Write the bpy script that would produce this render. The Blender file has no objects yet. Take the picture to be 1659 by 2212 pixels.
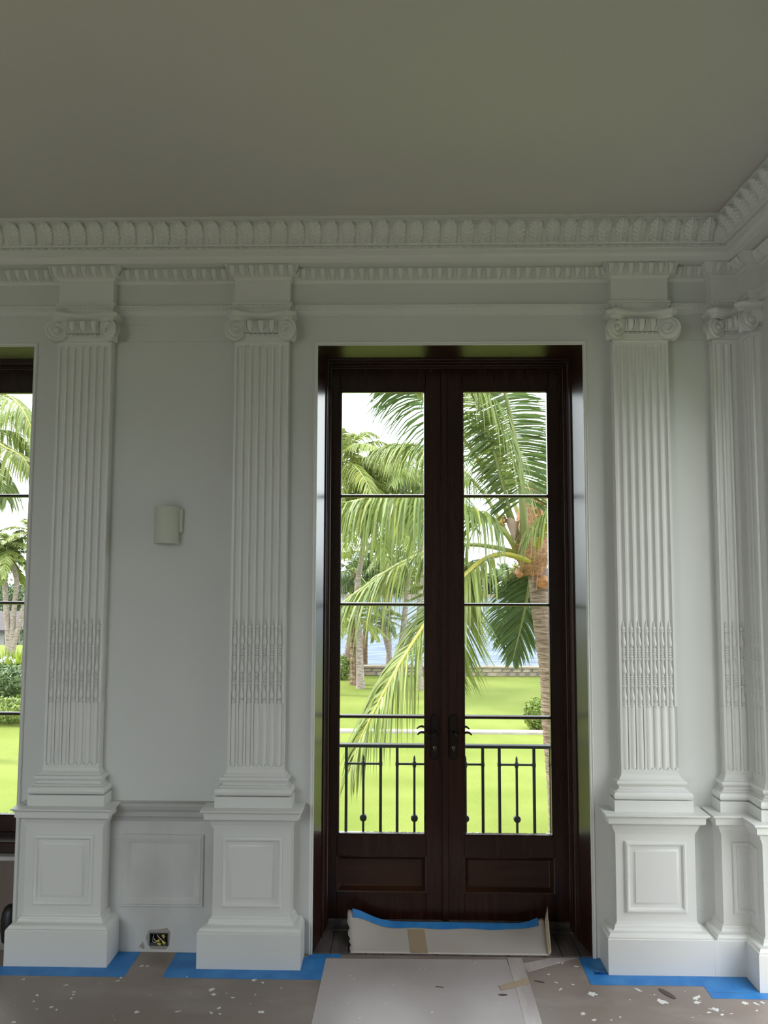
import bpy, math, random
import numpy as np
from mathutils import Matrix, Vector

# ------------------------------------------------------------------ camera
CAMY, CAMZ = -3.655, 1.75
FPX, CXP, CYP = 1661.0, 829.5, 1106.0
_yaw, _pit, _rol = math.radians(1.29746), math.radians(4.37724), math.radians(0.16959)
_fw = np.array([-math.sin(_yaw) * math.cos(_pit), math.cos(_yaw) * math.cos(_pit), math.sin(_pit)])
_rt = np.array([math.cos(_yaw), math.sin(_yaw), 0.0])
_up = np.cross(_rt, _fw)
CR = math.cos(_rol) * _rt + math.sin(_rol) * _up
CU = -math.sin(_rol) * _rt + math.cos(_rol) * _up
CAM = np.array([0.0, CAMY, CAMZ])
sc = bpy.context.scene
col = sc.collection
cam = bpy.data.cameras.new('camera')
cam.sensor_fit = 'HORIZONTAL'; cam.sensor_width = 36.0; cam.lens = 36.0 * FPX / 1659.0
cam.clip_start = 0.05; cam.clip_end = 1000
camo = bpy.data.objects.new('camera', cam); col.objects.link(camo)
M4 = Matrix.Identity(4)
for i in range(3):
    M4[i][0] = CR[i]; M4[i][1] = CU[i]; M4[i][2] = -_fw[i]; M4[i][3] = CAM[i]
camo.matrix_world = M4
sc.camera = camo
sc.view_settings.view_transform = 'Standard'; sc.view_settings.look = 'None'
sc.view_settings.exposure = -0.06; sc.view_settings.gamma = 1.0
sc.view_settings.use_curve_mapping = False

# ------------------------------------------------------------------ world + sun
SKY = 5.6
w = bpy.data.worlds.new('sky'); sc.world = w; w.use_nodes = True
nt = w.node_tree; nt.nodes.clear()
tc = nt.nodes.new('ShaderNodeTexCoord'); nz = nt.nodes.new('ShaderNodeTexNoise')
nz.inputs['Scale'].default_value = 2.2; nz.inputs['Detail'].default_value = 4
rp = nt.nodes.new('ShaderNodeValToRGB')
rp.color_ramp.elements[0].position = .35; rp.color_ramp.elements[0].color = (.80, .90, 1, 1)
rp.color_ramp.elements[1].position = .62; rp.color_ramp.elements[1].color = (1, 1, 1, 1)
bg = nt.nodes.new('ShaderNodeBackground'); bg.inputs['Strength'].default_value = SKY
wo = nt.nodes.new('ShaderNodeOutputWorld')
nt.links.new(tc.outputs['Generated'], nz.inputs['Vector']); nt.links.new(nz.outputs['Fac'], rp.inputs['Fac'])
nt.links.new(rp.outputs['Color'], bg.inputs['Color']); nt.links.new(bg.outputs[0], wo.inputs[0])
sl = bpy.data.lights.new('sun', 'SUN'); sl.energy = 6.5; sl.angle = math.radians(12); sl.color = (1, .95, .86)
so = bpy.data.objects.new('sun', sl); col.objects.link(so)
so.rotation_euler = Vector((0.70, -0.10, -0.80)).to_track_quat('-Z', 'Y').to_euler()

random.seed(7); rng = np.random.default_rng(7)
PI = math.pi

# ------------------------------------------------------------------ pixel helpers (photo frame 1659 x 2212)
def ray(x, y): return _fw + (x - CXP) / FPX * CR + (CYP - y) / FPX * CU
def on_z(x, y, z=0.0):
    v = ray(x, y); t = (z - CAMZ) / v[2]; return CAM + t * v
def at_y(x, y, Y):
    v = ray(x, y); t = (Y - CAMY) / v[1]; return CAM + t * v

# ------------------------------------------------------------------ materials
def mat(name, color, rough=.5, metal=0., noise=None, bump=None, coat=0., spec=None, grain=None, attr=None, trans=0.):
    m = bpy.data.materials.new(name); m.use_nodes = True
    n = m.node_tree.nodes; L = m.node_tree.links
    b = n['Principled BSDF']
    b.inputs['Base Color'].default_value = (*color, 1); b.inputs['Roughness'].default_value = rough
    b.inputs['Metallic'].default_value = metal
    if coat: b.inputs['Coat Weight'].default_value = coat; b.inputs['Coat Roughness'].default_value = .15
    if spec is not None: b.inputs['Specular IOR Level'].default_value = spec
    tcn = n.new('ShaderNodeTexCoord')
    cur = None
    if noise:                              # (color2, scale, lo, hi, stretch)
        c2, s, lo, hi, st = noise
        mp = n.new('ShaderNodeMapping'); mp.inputs['Scale'].default_value = st
        t = n.new('ShaderNodeTexNoise'); t.inputs['Scale'].default_value = s; t.inputs['Detail'].default_value = 6
        r = n.new('ShaderNodeValToRGB')
        r.color_ramp.elements[0].position = lo; r.color_ramp.elements[0].color = (*color, 1)
        r.color_ramp.elements[1].position = hi; r.color_ramp.elements[1].color = (*c2, 1)
        L.new(tcn.outputs['Object'], mp.inputs[0]); L.new(mp.outputs[0], t.inputs['Vector']); L.new(t.outputs['Fac'], r.inputs[0])
        cur = r.outputs[0]
    if attr:                               # vertex attribute multiplies the colour
        a = n.new('ShaderNodeAttribute'); a.attribute_name = attr
        mx = n.new('ShaderNodeMixRGB'); mx.blend_type = 'MULTIPLY'; mx.inputs[0].default_value = 1
        if cur: L.new(cur, mx.inputs[1])
        else: mx.inputs[1].default_value = (*color, 1)
        L.new(a.outputs['Color'], mx.inputs[2]); cur = mx.outputs[0]
    if cur: L.new(cur, b.inputs['Base Color'])
    if bump:                               # (scale, strength, distance, stretch)
        s, st, d, sx = bump
        mp = n.new('ShaderNodeMapping'); mp.inputs['Scale'].default_value = sx
        t = n.new('ShaderNodeTexNoise'); t.inputs['Scale'].default_value = s; t.inputs['Detail'].default_value = 5
        bu = n.new('ShaderNodeBump'); bu.inputs['Strength'].default_value = st; bu.inputs['Distance'].default_value = d
        L.new(tcn.outputs['Object'], mp.inputs[0]); L.new(mp.outputs[0], t.inputs['Vector'])
        L.new(t.outputs['Fac'], bu.inputs['Height']); L.new(bu.outputs[0], b.inputs['Normal'])
    if trans:
        tb = n.new('ShaderNodeBsdfTranslucent'); ms = n.new('ShaderNodeMixShader'); ms.inputs[0].default_value = trans
        if cur: L.new(cur, tb.inputs[0])
        else: tb.inputs[0].default_value = (*color, 1)
        L.new(b.outputs[0], ms.inputs[1]); L.new(tb.outputs[0], ms.inputs[2]); L.new(ms.outputs[0], n['Material Output'].inputs[0])
    return m

S1 = (1, 1, 1)
M = {}
M['paint'] = mat('white_paint', (.79, .79, .765), .42, noise=((.745, .745, .72), 1.3, .35, .75, S1), bump=(60, .04, .002, S1))
M['wall'] = mat('wall_plaster', (.705, .71, .685), .6, noise=((.655, .66, .64), .9, .4, .8, S1), bump=(35, .06, .003, S1))
M['dado'] = mat('bare_dado', (.66, .655, .635), .65, noise=((.50, .49, .475), 3.2, .45, .75, (1, 1, .6)), bump=(25, .1, .003, S1))
M['rail_grey'] = mat('bare_rail', (.58, .575, .56), .6, noise=((.46, .45, .44), 5, .4, .7, (.3, 1, 1)))
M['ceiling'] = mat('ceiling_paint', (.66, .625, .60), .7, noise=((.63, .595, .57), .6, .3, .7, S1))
M['wood'] = mat('dark_mahogany', (.017, .0052, .003), .24, spec=.4, noise=((.032, .0105, .0055), 7, .3, .7, (6, 6, .35)), coat=.12)
M['woodpanel'] = mat('mahogany_panel', (.022, .0075, .0035), .3, spec=.4, noise=((.045, .016, .007), 6, .3, .7, (.5, 6, 7)), coat=.08)
M['jamb'] = mat('jamb_mahogany', (.022, .007, .004), .30, spec=.8, noise=((.038, .012, .0065), 7, .3, .7, (6, 6, .35)))
M['bronze'] = mat('dark_bronze', (.035, .027, .021), .34, metal=.85)
M['brass'] = mat('worn_brass', (.16, .125, .065), .3, metal=.9)
M['iron'] = mat('black_iron', (.018, .021, .022), .45, noise=((.05, .055, .055), 40, .62, .75, S1))
M['tape'] = mat('blue_tape', (.025, .20, .56), .5, noise=((.05, .27, .63), 12, .4, .7, S1), bump=(45, .25, .002, (1, 1, 1)))
M['papertop'] = mat('paper_kraft', (.52, .46, .41), .6, noise=((.60, .56, .53), 2.2, .35, .7, S1), bump=(6, .2, .006, S1))
M['paperedge'] = mat('paper_torn', (.70, .58, .42), .7)
M['tan'] = mat('tan_tape', (.44, .33, .22), .4)
M['clear'] = mat('clear_packing_tape', (.47, .41, .39), .2, noise=((.58, .52, .50), 14, .4, .6, (1, .2, 1)))
M['thresh'] = mat('threshold_wood', (.075, .062, .058), .55, noise=((.15, .13, .125), 5, .4, .75, (5, .6, 1)), bump=(30, .2, .002, (5, .6, 1)))
M['black'] = mat('black_plastic', (.012, .012, .013), .45)
M['boxgrey'] = mat('box_plastic', (.05, .055, .06), .5)
M['wirew'] = mat('white_wire', (.62, .62, .60), .4)
M['wirer'] = mat('maroon_wire', (.10, .02, .03), .4)
M['nut'] = mat('yellow_nut', (.62, .50, .08), .4)
M['sconce'] = mat('sconce_plaster', (.60, .61, .53), .55)
M['scuff'] = mat('dark_scuff', (.10, .075, .062), .7)
M['flake'] = mat('paint_fleck', (.80, .80, .78), .5)
M['smudge'] = mat('plaster_smudge', (.36, .33, .30), .7)
M['mark'] = mat('pencil_mark', (.48, .47, .45), .8)

def floor_material():
    m = bpy.data.materials.new('floor_paper'); m.use_nodes = True
    n = m.node_tree.nodes; L = m.node_tree.links; b = n['Principled BSDF']
    t = n.new('ShaderNodeTexCoord')
    def noise(scale, det, st=S1):
        mp = n.new('ShaderNodeMapping'); mp.inputs['Scale'].default_value = st
        q = n.new('ShaderNodeTexNoise'); q.inputs['Scale'].default_value = scale; q.inputs['Detail'].default_value = det
        L.new(t.outputs['Object'], mp.inputs[0]); L.new(mp.outputs[0], q.inputs['Vector']); return q.outputs['Fac']
    def ramp(f, p0, c0, p1, c1):
        r = n.new('ShaderNodeValToRGB'); r.color_ramp.elements[0].position = p0; r.color_ramp.elements[0].color = (*c0, 1)
        r.color_ramp.elements[1].position = p1; r.color_ramp.elements[1].color = (*c1, 1); L.new(f, r.inputs[0]); return r.outputs[0]
    base = ramp(noise(2.0, 5), .35, (.24, .19, .162), .7, (.315, .258, .226))
    dust = ramp(noise(3.0, 7, (1, 2.4, 1)), .52, (0, 0, 0), .74, (.45, .45, .45))
    mx = n.new('ShaderNodeMixRGB'); L.new(dust, mx.inputs[0]); L.new(base, mx.inputs[1]); mx.inputs[2].default_value = (.43, .39, .365, 1)
    L.new(mx.outputs[0], b.inputs['Base Color'])
    L.new(ramp(noise(4, 4), .3, (.30,) * 3, .8, (.5,) * 3), b.inputs['Roughness'])
    bu = n.new('ShaderNodeBump'); bu.inputs['Strength'].default_value = .12; bu.inputs['Distance'].default_value = .004
    L.new(noise(7, 4), bu.inputs['Height']); L.new(bu.outputs[0], b.inputs['Normal'])
    return m
M['floor'] = floor_material()
M['sheet'] = mat('door_sheet_paper', (.53, .475, .468), .36, noise=((.42, .37, .36), 2.6, .45, .8, S1), bump=(6, .1, .004, S1))

def glass_material():
    m = bpy.data.materials.new('window_glass'); m.use_nodes = True
    n = m.node_tree.nodes; L = m.node_tree.links; n.remove(n['Principled BSDF'])
    tr = n.new('ShaderNodeBsdfTransparent'); tr.inputs[0].default_value = (.96, .98, .97, 1)
    gl = n.new('ShaderNodeBsdfGlossy'); gl.inputs['Roughness'].default_value = .02
    fr = n.new('ShaderNodeFresnel'); fr.inputs[0].default_value = 1.35
    mx = n.new('ShaderNodeMixShader'); L.new(fr.outputs[0], mx.inputs[0]); L.new(tr.outputs[0], mx.inputs[1]); L.new(gl.outputs[0], mx.inputs[2])
    L.new(mx.outputs[0], n['Material Output'].inputs[0]); return m
M['glass'] = glass_material()
# outdoors
M['lawn'] = mat('lawn_grass', (0.110, 0.142, 0.024), .9, spec=.1, noise=((0.155, 0.182, 0.040), .55, .32, .68, S1), bump=(18, .5, .05, S1))
M['path'] = mat('path_stone', (0.331, 0.304, 0.276), .8, noise=((0.285, 0.244, 0.221), 3, .4, .6, S1))
M['stone'] = mat('wall_stone', (0.235, 0.185, 0.130), .85, noise=((0.330, 0.285, 0.225), 2.5, .35, .7, S1), bump=(6, .5, .03, S1))
M['stone2'] = mat('wall_stone_dark', (0.175, 0.138, 0.100), .85, noise=((0.245, 0.205, 0.155), 2.5, .35, .7, S1), bump=(6, .5, .03, S1))
M['mortar'] = mat('wall_mortar', (0.138, 0.124, 0.106), .9)
M['water'] = mat('lake_water', (.074, .097, .132), .6, spec=.02, noise=((.128, .148, .176), 1.1, .38, .62, (.5, 1.6, 1)), bump=(1.5, .6, .2, (.5, 1.6, 1)))
M['leaf'] = mat('palm_leaflet', (.140, .190, .050), .42, attr='tint', trans=.35)
M['leafb'] = mat('palm_leaflet_bright', (.200, .240, .055), .5, attr='tint', trans=.45)
M['stub'] = mat('cut_stub', (.34, .15, .05), .8, noise=((.22, .09, .035), 18, .4, .6, S1))
M['leafd'] = mat('palm_leaflet_dark', (.070, .112, .036), .42, attr='tint', trans=.3)
M['rachis'] = mat('palm_rachis', (0.212, 0.230, 0.060), .45)
M['rachisy'] = mat('palm_rachis_yellow', (0.331, 0.285, 0.046), .45)
M['rachisg'] = mat('palm_rachis_green', (0.166, 0.184, 0.074), .5)
M['trunk'] = mat('palm_trunk', (0.235, 0.165, 0.132), .85, noise=((0.105, 0.066, 0.050), 5, .4, .65, (1, 1, 7)), bump=(5, .9, .04, (1, 1, 7)))
M['trunkw'] = mat('palm_trunk_pale', (0.300, 0.250, 0.220), .85, noise=((0.170, 0.130, 0.110), 6, .42, .62, (1, 1, 3)), bump=(6, .6, .03, (1, 1, 4)))
M['trunkb'] = mat('palm_trunk_brown', (0.193, 0.129, 0.078), .85, noise=((0.092, 0.055, 0.032), 7, .4, .6, (1, 1, 1.6)), bump=(9, 1, .05, S1))
M['fibre'] = mat('palm_fibre', (0.330, 0.165, 0.082), .85, noise=((0.170, 0.085, 0.045), 12, .4, .6, (1, 1, 3)), bump=(20, .8, .02, (1, 1, .3)))
M['bract'] = mat('palm_bract', (0.331, 0.239, 0.202), .7, noise=((0.253, 0.166, 0.129), 9, .4, .7, (1, 1, .4)))
M['flower'] = mat('palm_flower', (0.331, 0.216, 0.046), .6, noise=((0.184, 0.101, 0.018), 60, .45, .6, S1))
M['bush'] = mat('bush_leaf', (0.120, 0.184, 0.032), .5, attr='tint', trans=.3)
M['hedge'] = mat('hedge_leaf', (0.064, 0.110, 0.039), .5, attr='tint', trans=.25)
M['spike'] = mat('spiky_leaf', (0.166, 0.239, 0.037), .45, attr='tint', trans=.3)
M['roof'] = mat('roof_shingle', (.036, .027, .029), .8, noise=((.050, .038, .041), 4, .4, .6, (1, 1, 5)))
M['render'] = mat('house_render', (0.377, 0.368, 0.350), .7)
M['housedark'] = mat('house_window', (0.023, 0.028, 0.032), .2)
M['render2'] = mat('facade_render', (0.331, 0.322, 0.299), .8)

# ------------------------------------------------------------------ mesh builder
class MB:
    def __init__(s): s.v = []; s.f = []; s.c = None
    def add(s, vs, fs):
        o = len(s.v); s.v.extend([tuple(map(float, q)) for q in vs]); s.f.extend([tuple(i + o for i in q) for q in fs]); return s
    def box(s, x0, x1, y0, y1, z0, z1):
        vs = [(x, y, z) for z in (z0, z1) for y in (y0, y1) for x in (x0, x1)]
        return s.add(vs, [(0, 2, 3, 1), (4, 5, 7, 6), (0, 1, 5, 4), (2, 6, 7, 3), (0, 4, 6, 2), (1, 3, 7, 5)])
    def cbox(s, x0, x1, y0, y1, z0, z1, c=.004):
        """box with chamfered edges on its -y face"""
        rs = [[(x0, y1, z0), (x1, y1, z0), (x1, y1, z1), (x0, y1, z1)],
              [(x0, y0 + c, z0), (x1, y0 + c, z0), (x1, y0 + c, z1), (x0, y0 + c, z1)],
              [(x0 + c, y0, z0 + c), (x1 - c, y0, z0 + c), (x1 - c, y0, z1 - c), (x0 + c, y0, z1 - c)]]
        return s.loops(rs, True, True, True)
    def loops(s, rs, closed=True, cap0=False, cap1=False):
        n = len(rs[0]); vs = [p for r in rs for p in r]; fs = []
        for i in range(len(rs) - 1):
            for j in range(n if closed else n - 1):
                k = (j + 1) % n; fs.append((i * n + j, i * n + k, (i + 1) * n + k, (i + 1) * n + j))
        if cap0: fs.append(tuple(range(n - 1, -1, -1)))
        if cap1: fs.append(tuple((len(rs) - 1) * n + i for i in range(n)))
        return s.add(vs, fs)
    def sweep(s, path, prof, closed=False):
        """mitred moulding: path (x,y) travelled with the room on its right, prof (projection, z)"""
        P = [np.array(q, float) for q in path]; n = len(P); offs = []
        for i in range(n):
            ns = []
            if i > 0 or closed:
                d = P[i] - P[i - 1]; d /= np.linalg.norm(d); ns.append(np.array([d[1], -d[0]]))
            if i < n - 1 or closed:
                d = P[(i + 1) % n] - P[i]; d /= np.linalg.norm(d); ns.append(np.array([d[1], -d[0]]))
            if len(ns) == 2: m = (ns[0] + ns[1]) / max(.2, 1 + float(ns[0] @ ns[1]))
            else: m = ns[0]
            offs.append(m)
        rs = [[(*(P[i] + offs[i] * pr), z) for i in range(n)] for pr, z in prof]
        return s.loops(rs, closed)
    def grid(s, fn, nu, nv):
        vs = [fn(i / (nu - 1), j / (nv - 1)) for j in range(nv) for i in range(nu)]
        return s.add(vs, [(j * nu + i, j * nu + i + 1, (j + 1) * nu + i + 1, (j + 1) * nu + i) for j in range(nv - 1) for i in range(nu - 1)])
    def tube(s, pts, rad, n=8, caps=True, flat=1.0):
        P = [np.array(q, float) for q in pts]; rs = []
        rad = rad if hasattr(rad, '__len__') else [rad] * len(P)
        a0 = None
        for i, q in enumerate(P):
            t = P[min(i + 1, len(P) - 1)] - P[max(i - 1, 0)]; t /= np.linalg.norm(t) + 1e-12
            if a0 is None:
                a0 = np.cross(t, [0, 0, 1.]) if abs(t[2]) < .9 else np.cross(t, [1., 0, 0])
            a0 = a0 - t * (a0 @ t); a0 /= np.linalg.norm(a0) + 1e-12
            b0 = np.cross(t, a0)
            rs.append([q + rad[i] * (math.cos(k * 2 * PI / n) * a0 + flat * math.sin(k * 2 * PI / n) * b0) for k in range(n)])
        return s.loops(rs, True, caps, caps)
    def lathe(s, prof, n=16, c=(0, 0, 0), a0=0., a1=2 * PI, sy=1.):
        full = abs(a1 - a0 - 2 * PI) < 1e-6
        k = n if full else n + 1
        rs = [[(c[0] + r * math.cos(a0 + (a1 - a0) * i / n), c[1] + sy * r * math.sin(a0 + (a1 - a0) * i / n), c[2] + z) for i in range(k)] for r, z in prof]
        return s.loops(rs, full, full, full)
    def ushape(s, xl, xr, zt, prof, z0=0.):
        """frame round three sides of an opening, prof (offset outwards, y)"""
        rs = [[(xl - o, y, z0), (xl - o, y, zt + o), (xr + o, y, zt + o), (xr + o, y, z0)] for o, y in prof]
        return s.loops(rs, False)
    def rect(s, x0, x1, z0, z1, prof, cap=True, axis='y'):
        """closed rectangle loft, prof (inset, y)"""
        rs = [[(x0 + i, y, z0 + i), (x1 - i, y, z0 + i), (x1 - i, y, z1 - i), (x0 + i, y, z1 - i)] for i, y in prof]
        if axis == 'x': rs = [[(q[1], q[0], q[2]) for q in r] for r in rs]
        return s.loops(rs, True, False, cap)
    def mesh(s, name, smooth=None):
        me = bpy.data.meshes.new(name); me.from_pydata(s.v, [], s.f); me.update()
        if smooth is not None:
            me.polygons.foreach_set('use_smooth', [True] * len(me.polygons)); me.set_sharp_from_angle(angle=math.radians(smooth))
        if s.c is not None:
            a = me.color_attributes.new('tint', 'FLOAT_COLOR', 'POINT')
            a.data.foreach_set('color', np.asarray(s.c, np.float32).ravel())
        return me

def link(name, me, m, parent=None, loc=None, rz=0., sc_=None):
    o = bpy.data.objects.new(name, me); col.objects.link(o)
    if m is not None:
        if len(me.materials) == 0: me.materials.append(M[m])
    if parent is not None: o.parent = parent
    if loc is not None: o.location = loc
    if rz: o.rotation_euler = (0, 0, rz)
    if sc_ is not None: o.scale = sc_
    return o
def obj(name, mb, m, parent=None, smooth=35, **k): return link(name, mb.mesh(name, smooth), m, parent, **k)
def empty(name, loc=(0, 0, 0)):
    o = bpy.data.objects.new(name, None); col.objects.link(o); o.location = loc; o.empty_display_size = .1; return o
def thing(o, label, cat, group=None, kind=None):
    o['label'] = label; o['category'] = cat
    if group: o['group'] = group
    if kind: o['kind'] = kind
    return o
def struct(o, label=None, cat=None):
    o['kind'] = 'structure'
    if label: o['label'] = label
    if cat: o['category'] = cat
    return o
def stuff(o): o['kind'] = 'stuff'; return o

# ------------------------------------------------------------------ room shell
XL, XR, YB, ZC = -5.2, 1.645, -4.9, 3.406
DX0, DX1, DZ = -.405, .871, 2.84            # french door opening
WX0, WX1 = -3.073, -1.797                   # side window opening
def wall_mesh(a0, a1, z0, z1, holes, d0, d1, axis):
    """wall slab along axis with rectangular holes (a0,a1,z0,z1)"""
    mb = MB(); xs = sorted({a0, a1, *[h[0] for h in holes], *[h[1] for h in holes]})
    for u0, u1 in zip(xs[:-1], xs[1:]):
        mid = (u0 + u1) / 2; hs = sorted([h for h in holes if h[0] <= mid <= h[1]], key=lambda h: h[2]); z = z0
        for h in hs + [None]:
            t = h[2] if h else z1
            if t - z > 1e-4:
                if axis == 'x': mb.box(u0, u1, d0, d1, z, t)
                else: mb.box(d0, d1, u0, u1, z, t)
            if h: z = h[3]
    return mb
TH = .38
EBX = (-1.156, -1.070, .030, .086)          # open wire box in the dado
wb = obj('wall_back', wall_mesh(XL - .3, XR + .3, -.12, ZC + .2, [EBX, (DX0 - .012, DX1 + .012, -.02, DZ + .012), (WX0 - .012, WX1 + .012, -.02, DZ + .012)], 0, TH, 'x'), 'wall', smooth=None)
struct(wb, 'white plastered wall with a French door between pilasters', 'wall')
REAR = [(-4.2, -1.5, 0, 2.9)]
RY = (-.95, -.295)                        # open doorway in the right wall, just past the corner pilaster
wr = obj('wall_right', wall_mesh(YB, 0, -.12, ZC + .2, [(RY[0], RY[1], 0, 2.6)], XR, XR + .16, 'y'), 'wall', smooth=None)
struct(wr, 'white side wall meeting the window wall at the corner', 'wall')
wl = obj('wall_left', wall_mesh(YB, 0, -.12, ZC + .2, [], XL - .3, XL, 'y'), 'wall', smooth=None)
struct(wl, 'white side wall far beyond the side window', 'wall')
wf = obj('wall_front', wall_mesh(XL - .3, XR + .3, -.12, ZC + .2, REAR, YB - .3, YB, 'x'), 'wall', smooth=None)
struct(wf, 'white wall with tall openings opposite the window wall', 'wall')
fl = obj('floor', MB().box(XL, XR, YB, 0, -.12, 0), 'floor', smooth=None)
struct(fl, 'floor covered with paint-flecked brown protective paper', 'floor')
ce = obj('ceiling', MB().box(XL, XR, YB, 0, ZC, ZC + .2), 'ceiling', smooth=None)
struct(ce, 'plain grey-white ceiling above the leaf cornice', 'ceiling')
# light portals in the openings (they add no light, only guide sampling)
def portal(loc, rot, sx, sy):
    l = bpy.data.lights.new('opening_portal', 'AREA'); l.shape = 'RECTANGLE'; l.size = sx; l.size_y = sy
    l.cycles.is_portal = True
    o = bpy.data.objects.new('opening_portal', l); col.objects.link(o); o.location = loc; o.rotation_euler = rot
for h in REAR: portal(((h[0] + h[1]) / 2, YB - .31, 1.45), (PI / 2, 0, 0), h[1] - h[0], 2.9)
portal((XR + .17, sum(RY) / 2, 1.3), (PI / 2, 0, PI / 2), RY[1] - RY[0], 2.6)
for x in ((DX0 + DX1) / 2, (WX0 + WX1) / 2): portal((x, TH + .05, 1.42), (-PI / 2, 0, 0), 1.28, 2.84)

# ------------------------------------------------------------------ cornice
def arc(p0, p1, bulge, n=6):
    """points between (p,z) pairs, bulge>0 outwards"""
    (a, b), (c, d) = p0, p1; out = []
    for i in range(n + 1):
        t = i / n; s = math.sin(PI * t) * bulge
        L = math.hypot(c - a, d - b); out.append((a + (c - a) * t + (d - b) / L * s, b + (d - b) * t - (c - a) / L * s))
    return out
def cyma(p0, p1, amp, n=8):
    (a, b), (c, d) = p0, p1; out = []; L = math.hypot(c - a, d - b)
    for i in range(n + 1):
        t = i / n; s = math.sin(2 * PI * t) * amp
        out.append((a + (c - a) * t + (d - b) / L * s, b + (d - b) * t - (c - a) / L * s))
    return out
LEAF0, LEAF1 = (.138, 3.287), (.166, 3.384)
corn = [(0, 3.212), (.103, 3.212), (.106, 3.214), (.107, 3.233), *arc((.108, 3.235), (.122, 3.244), -.002, 4), (.124, 3.246), (.124, 3.263), (.129, 3.265), (.129, 3.270),
        (.126, 3.271), (.126, 3.283), (.136, 3.284), *cyma(LEAF0, LEAF1, -.006), (.170, 3.386), (.171, 3.392), (.177, 3.394), (.178, 3.399), (.182, 3.400), (.182, ZC)]
WALLPATH = [(XL, 0), (XR, 0), (XR, YB)]
t1 = struct(obj('trim_1', MB().sweep(WALLPATH, corn), 'paint', smooth=28), 'white cornice carved with upright acanthus leaves under the ceiling', 'cornice')

def leaf_mesh():
    mb = MB(); H = .094; W = .0315
    base = cyma(LEAF0, LEAF1, -.006, 40)
    def sh(v):
        s = .80 + .22 * math.sin(PI * min(1, v / .9) * .75)
        if v < .12: s *= .88 + .12 * (v / .12) ** .5 + .10 * (1 - v / .12)
        if v > .70: s *= math.sqrt(max(0, 1 - ((v - .70) / .302) ** 2)) ** .8
        return s * (1 + .055 * math.cos(2 * PI * 5.2 * v + .4))
    def fn(u, v):
        s = (u * 2 - 1); a = abs(s)
        vv = min(v, .999); p, z = base[int(round(vv * 40))]
        lo = int(vv * 40); fr = vv * 40 - lo; p = base[lo][0] * (1 - fr) + base[min(40, lo + 1)][0] * fr
        z = base[lo][1] * (1 - fr) + base[min(40, lo + 1)][1] * fr
        x = s * W * max(.05, sh(v))
        h = .0120 + .007 * (1 - a * a) + .004 * math.exp(-(s / .11) ** 2) + .0030 * math.cos(2 * PI * (v * 5.2 - a * 1.4)) * min(1, a * 3) * min(1, v * 6)
        h += .011 * max(0, (v - .6) / .4) ** 1.6
        if a > .93: h = h * .35
        if a > .995 or v > .995: h = -.002
        zz = 3.287 + (z - 3.287) * .97
        return (x, -(p + h), zz)
    us = [0, .015, .05, .12, .2, .28, .36, .43, .47, .5, .53, .57, .64, .72, .8, .88, .95, .985, 1]
    vs = [i / 24 * .985 for i in range(25)] + [1.0]
    pts = [(q[0] * .97, -(LEAF0[0] - .004), q[2]) for q in (fn(u, 0) for u in us)] + [fn(u, v) for v in vs for u in us]; n = len(us); vs = [0] + vs
    mb.add(pts, [(j * n + i, j * n + i + 1, (j + 1) * n + i + 1, (j + 1) * n + i) for j in range(len(vs) - 1) for i in range(n - 1)])
    return mb.mesh('leaf', 50)
LM = leaf_mesh(); LM.materials.append(M['paint'])
LSP = .0797
x0 = at_y(640 + 255 / 6.38, 505, -.15)[0]
k = -40
for i in range(-32, 30):
    x = x0 + i * LSP
    if -2.75 < x < XR - .178: link('leaf', LM, None, t1, loc=(x, 0, 0))
for i in range(14): link('leaf', LM, None, t1, loc=(XR, -.215 - i * LSP, 0), rz=-PI / 2)
# bead and reel under the leaves
br = MB()
def reel(mb, c, r, ln, along):
    n = 6; rs = []
    for q, rr in ((-.5, .5), (-.3, 1), (.3, 1), (.5, .5)):
        ring = []
        for i in range(n):
            a = 2 * PI * i / n; d = (math.cos(a) * r * rr, math.sin(a) * r * rr)
            ring.append((c[0] + q * ln, c[1] + d[0], c[2] + d[1]) if along == 'x' else (c[0] + d[0], c[1] + q * ln, c[2] + d[1]))
        rs.append(ring)
    mb.loops(rs, True, True, True)
x = -2.7
while x < XR - .15:
    for q in range(3): reel(br, (x + q * .006, -.1245, 3.277), .0065, .0042, 'x')
    reel(br, (x + .0265, -.1245, 3.277), .0058, .019, 'x')
    x += LSP / 2
y = -.17
while y > -1.3:
    for q in range(3): reel(br, (XR - .1245, y - q * .006, 3.277), .0065, .0042, 'y')
    reel(br, (XR - .1245, y - .0265, 3.277), .0058, .019, 'y')
    y -= LSP / 2
stuff(obj('bead_and_reel', br, 'paint', t1, smooth=50))

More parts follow.
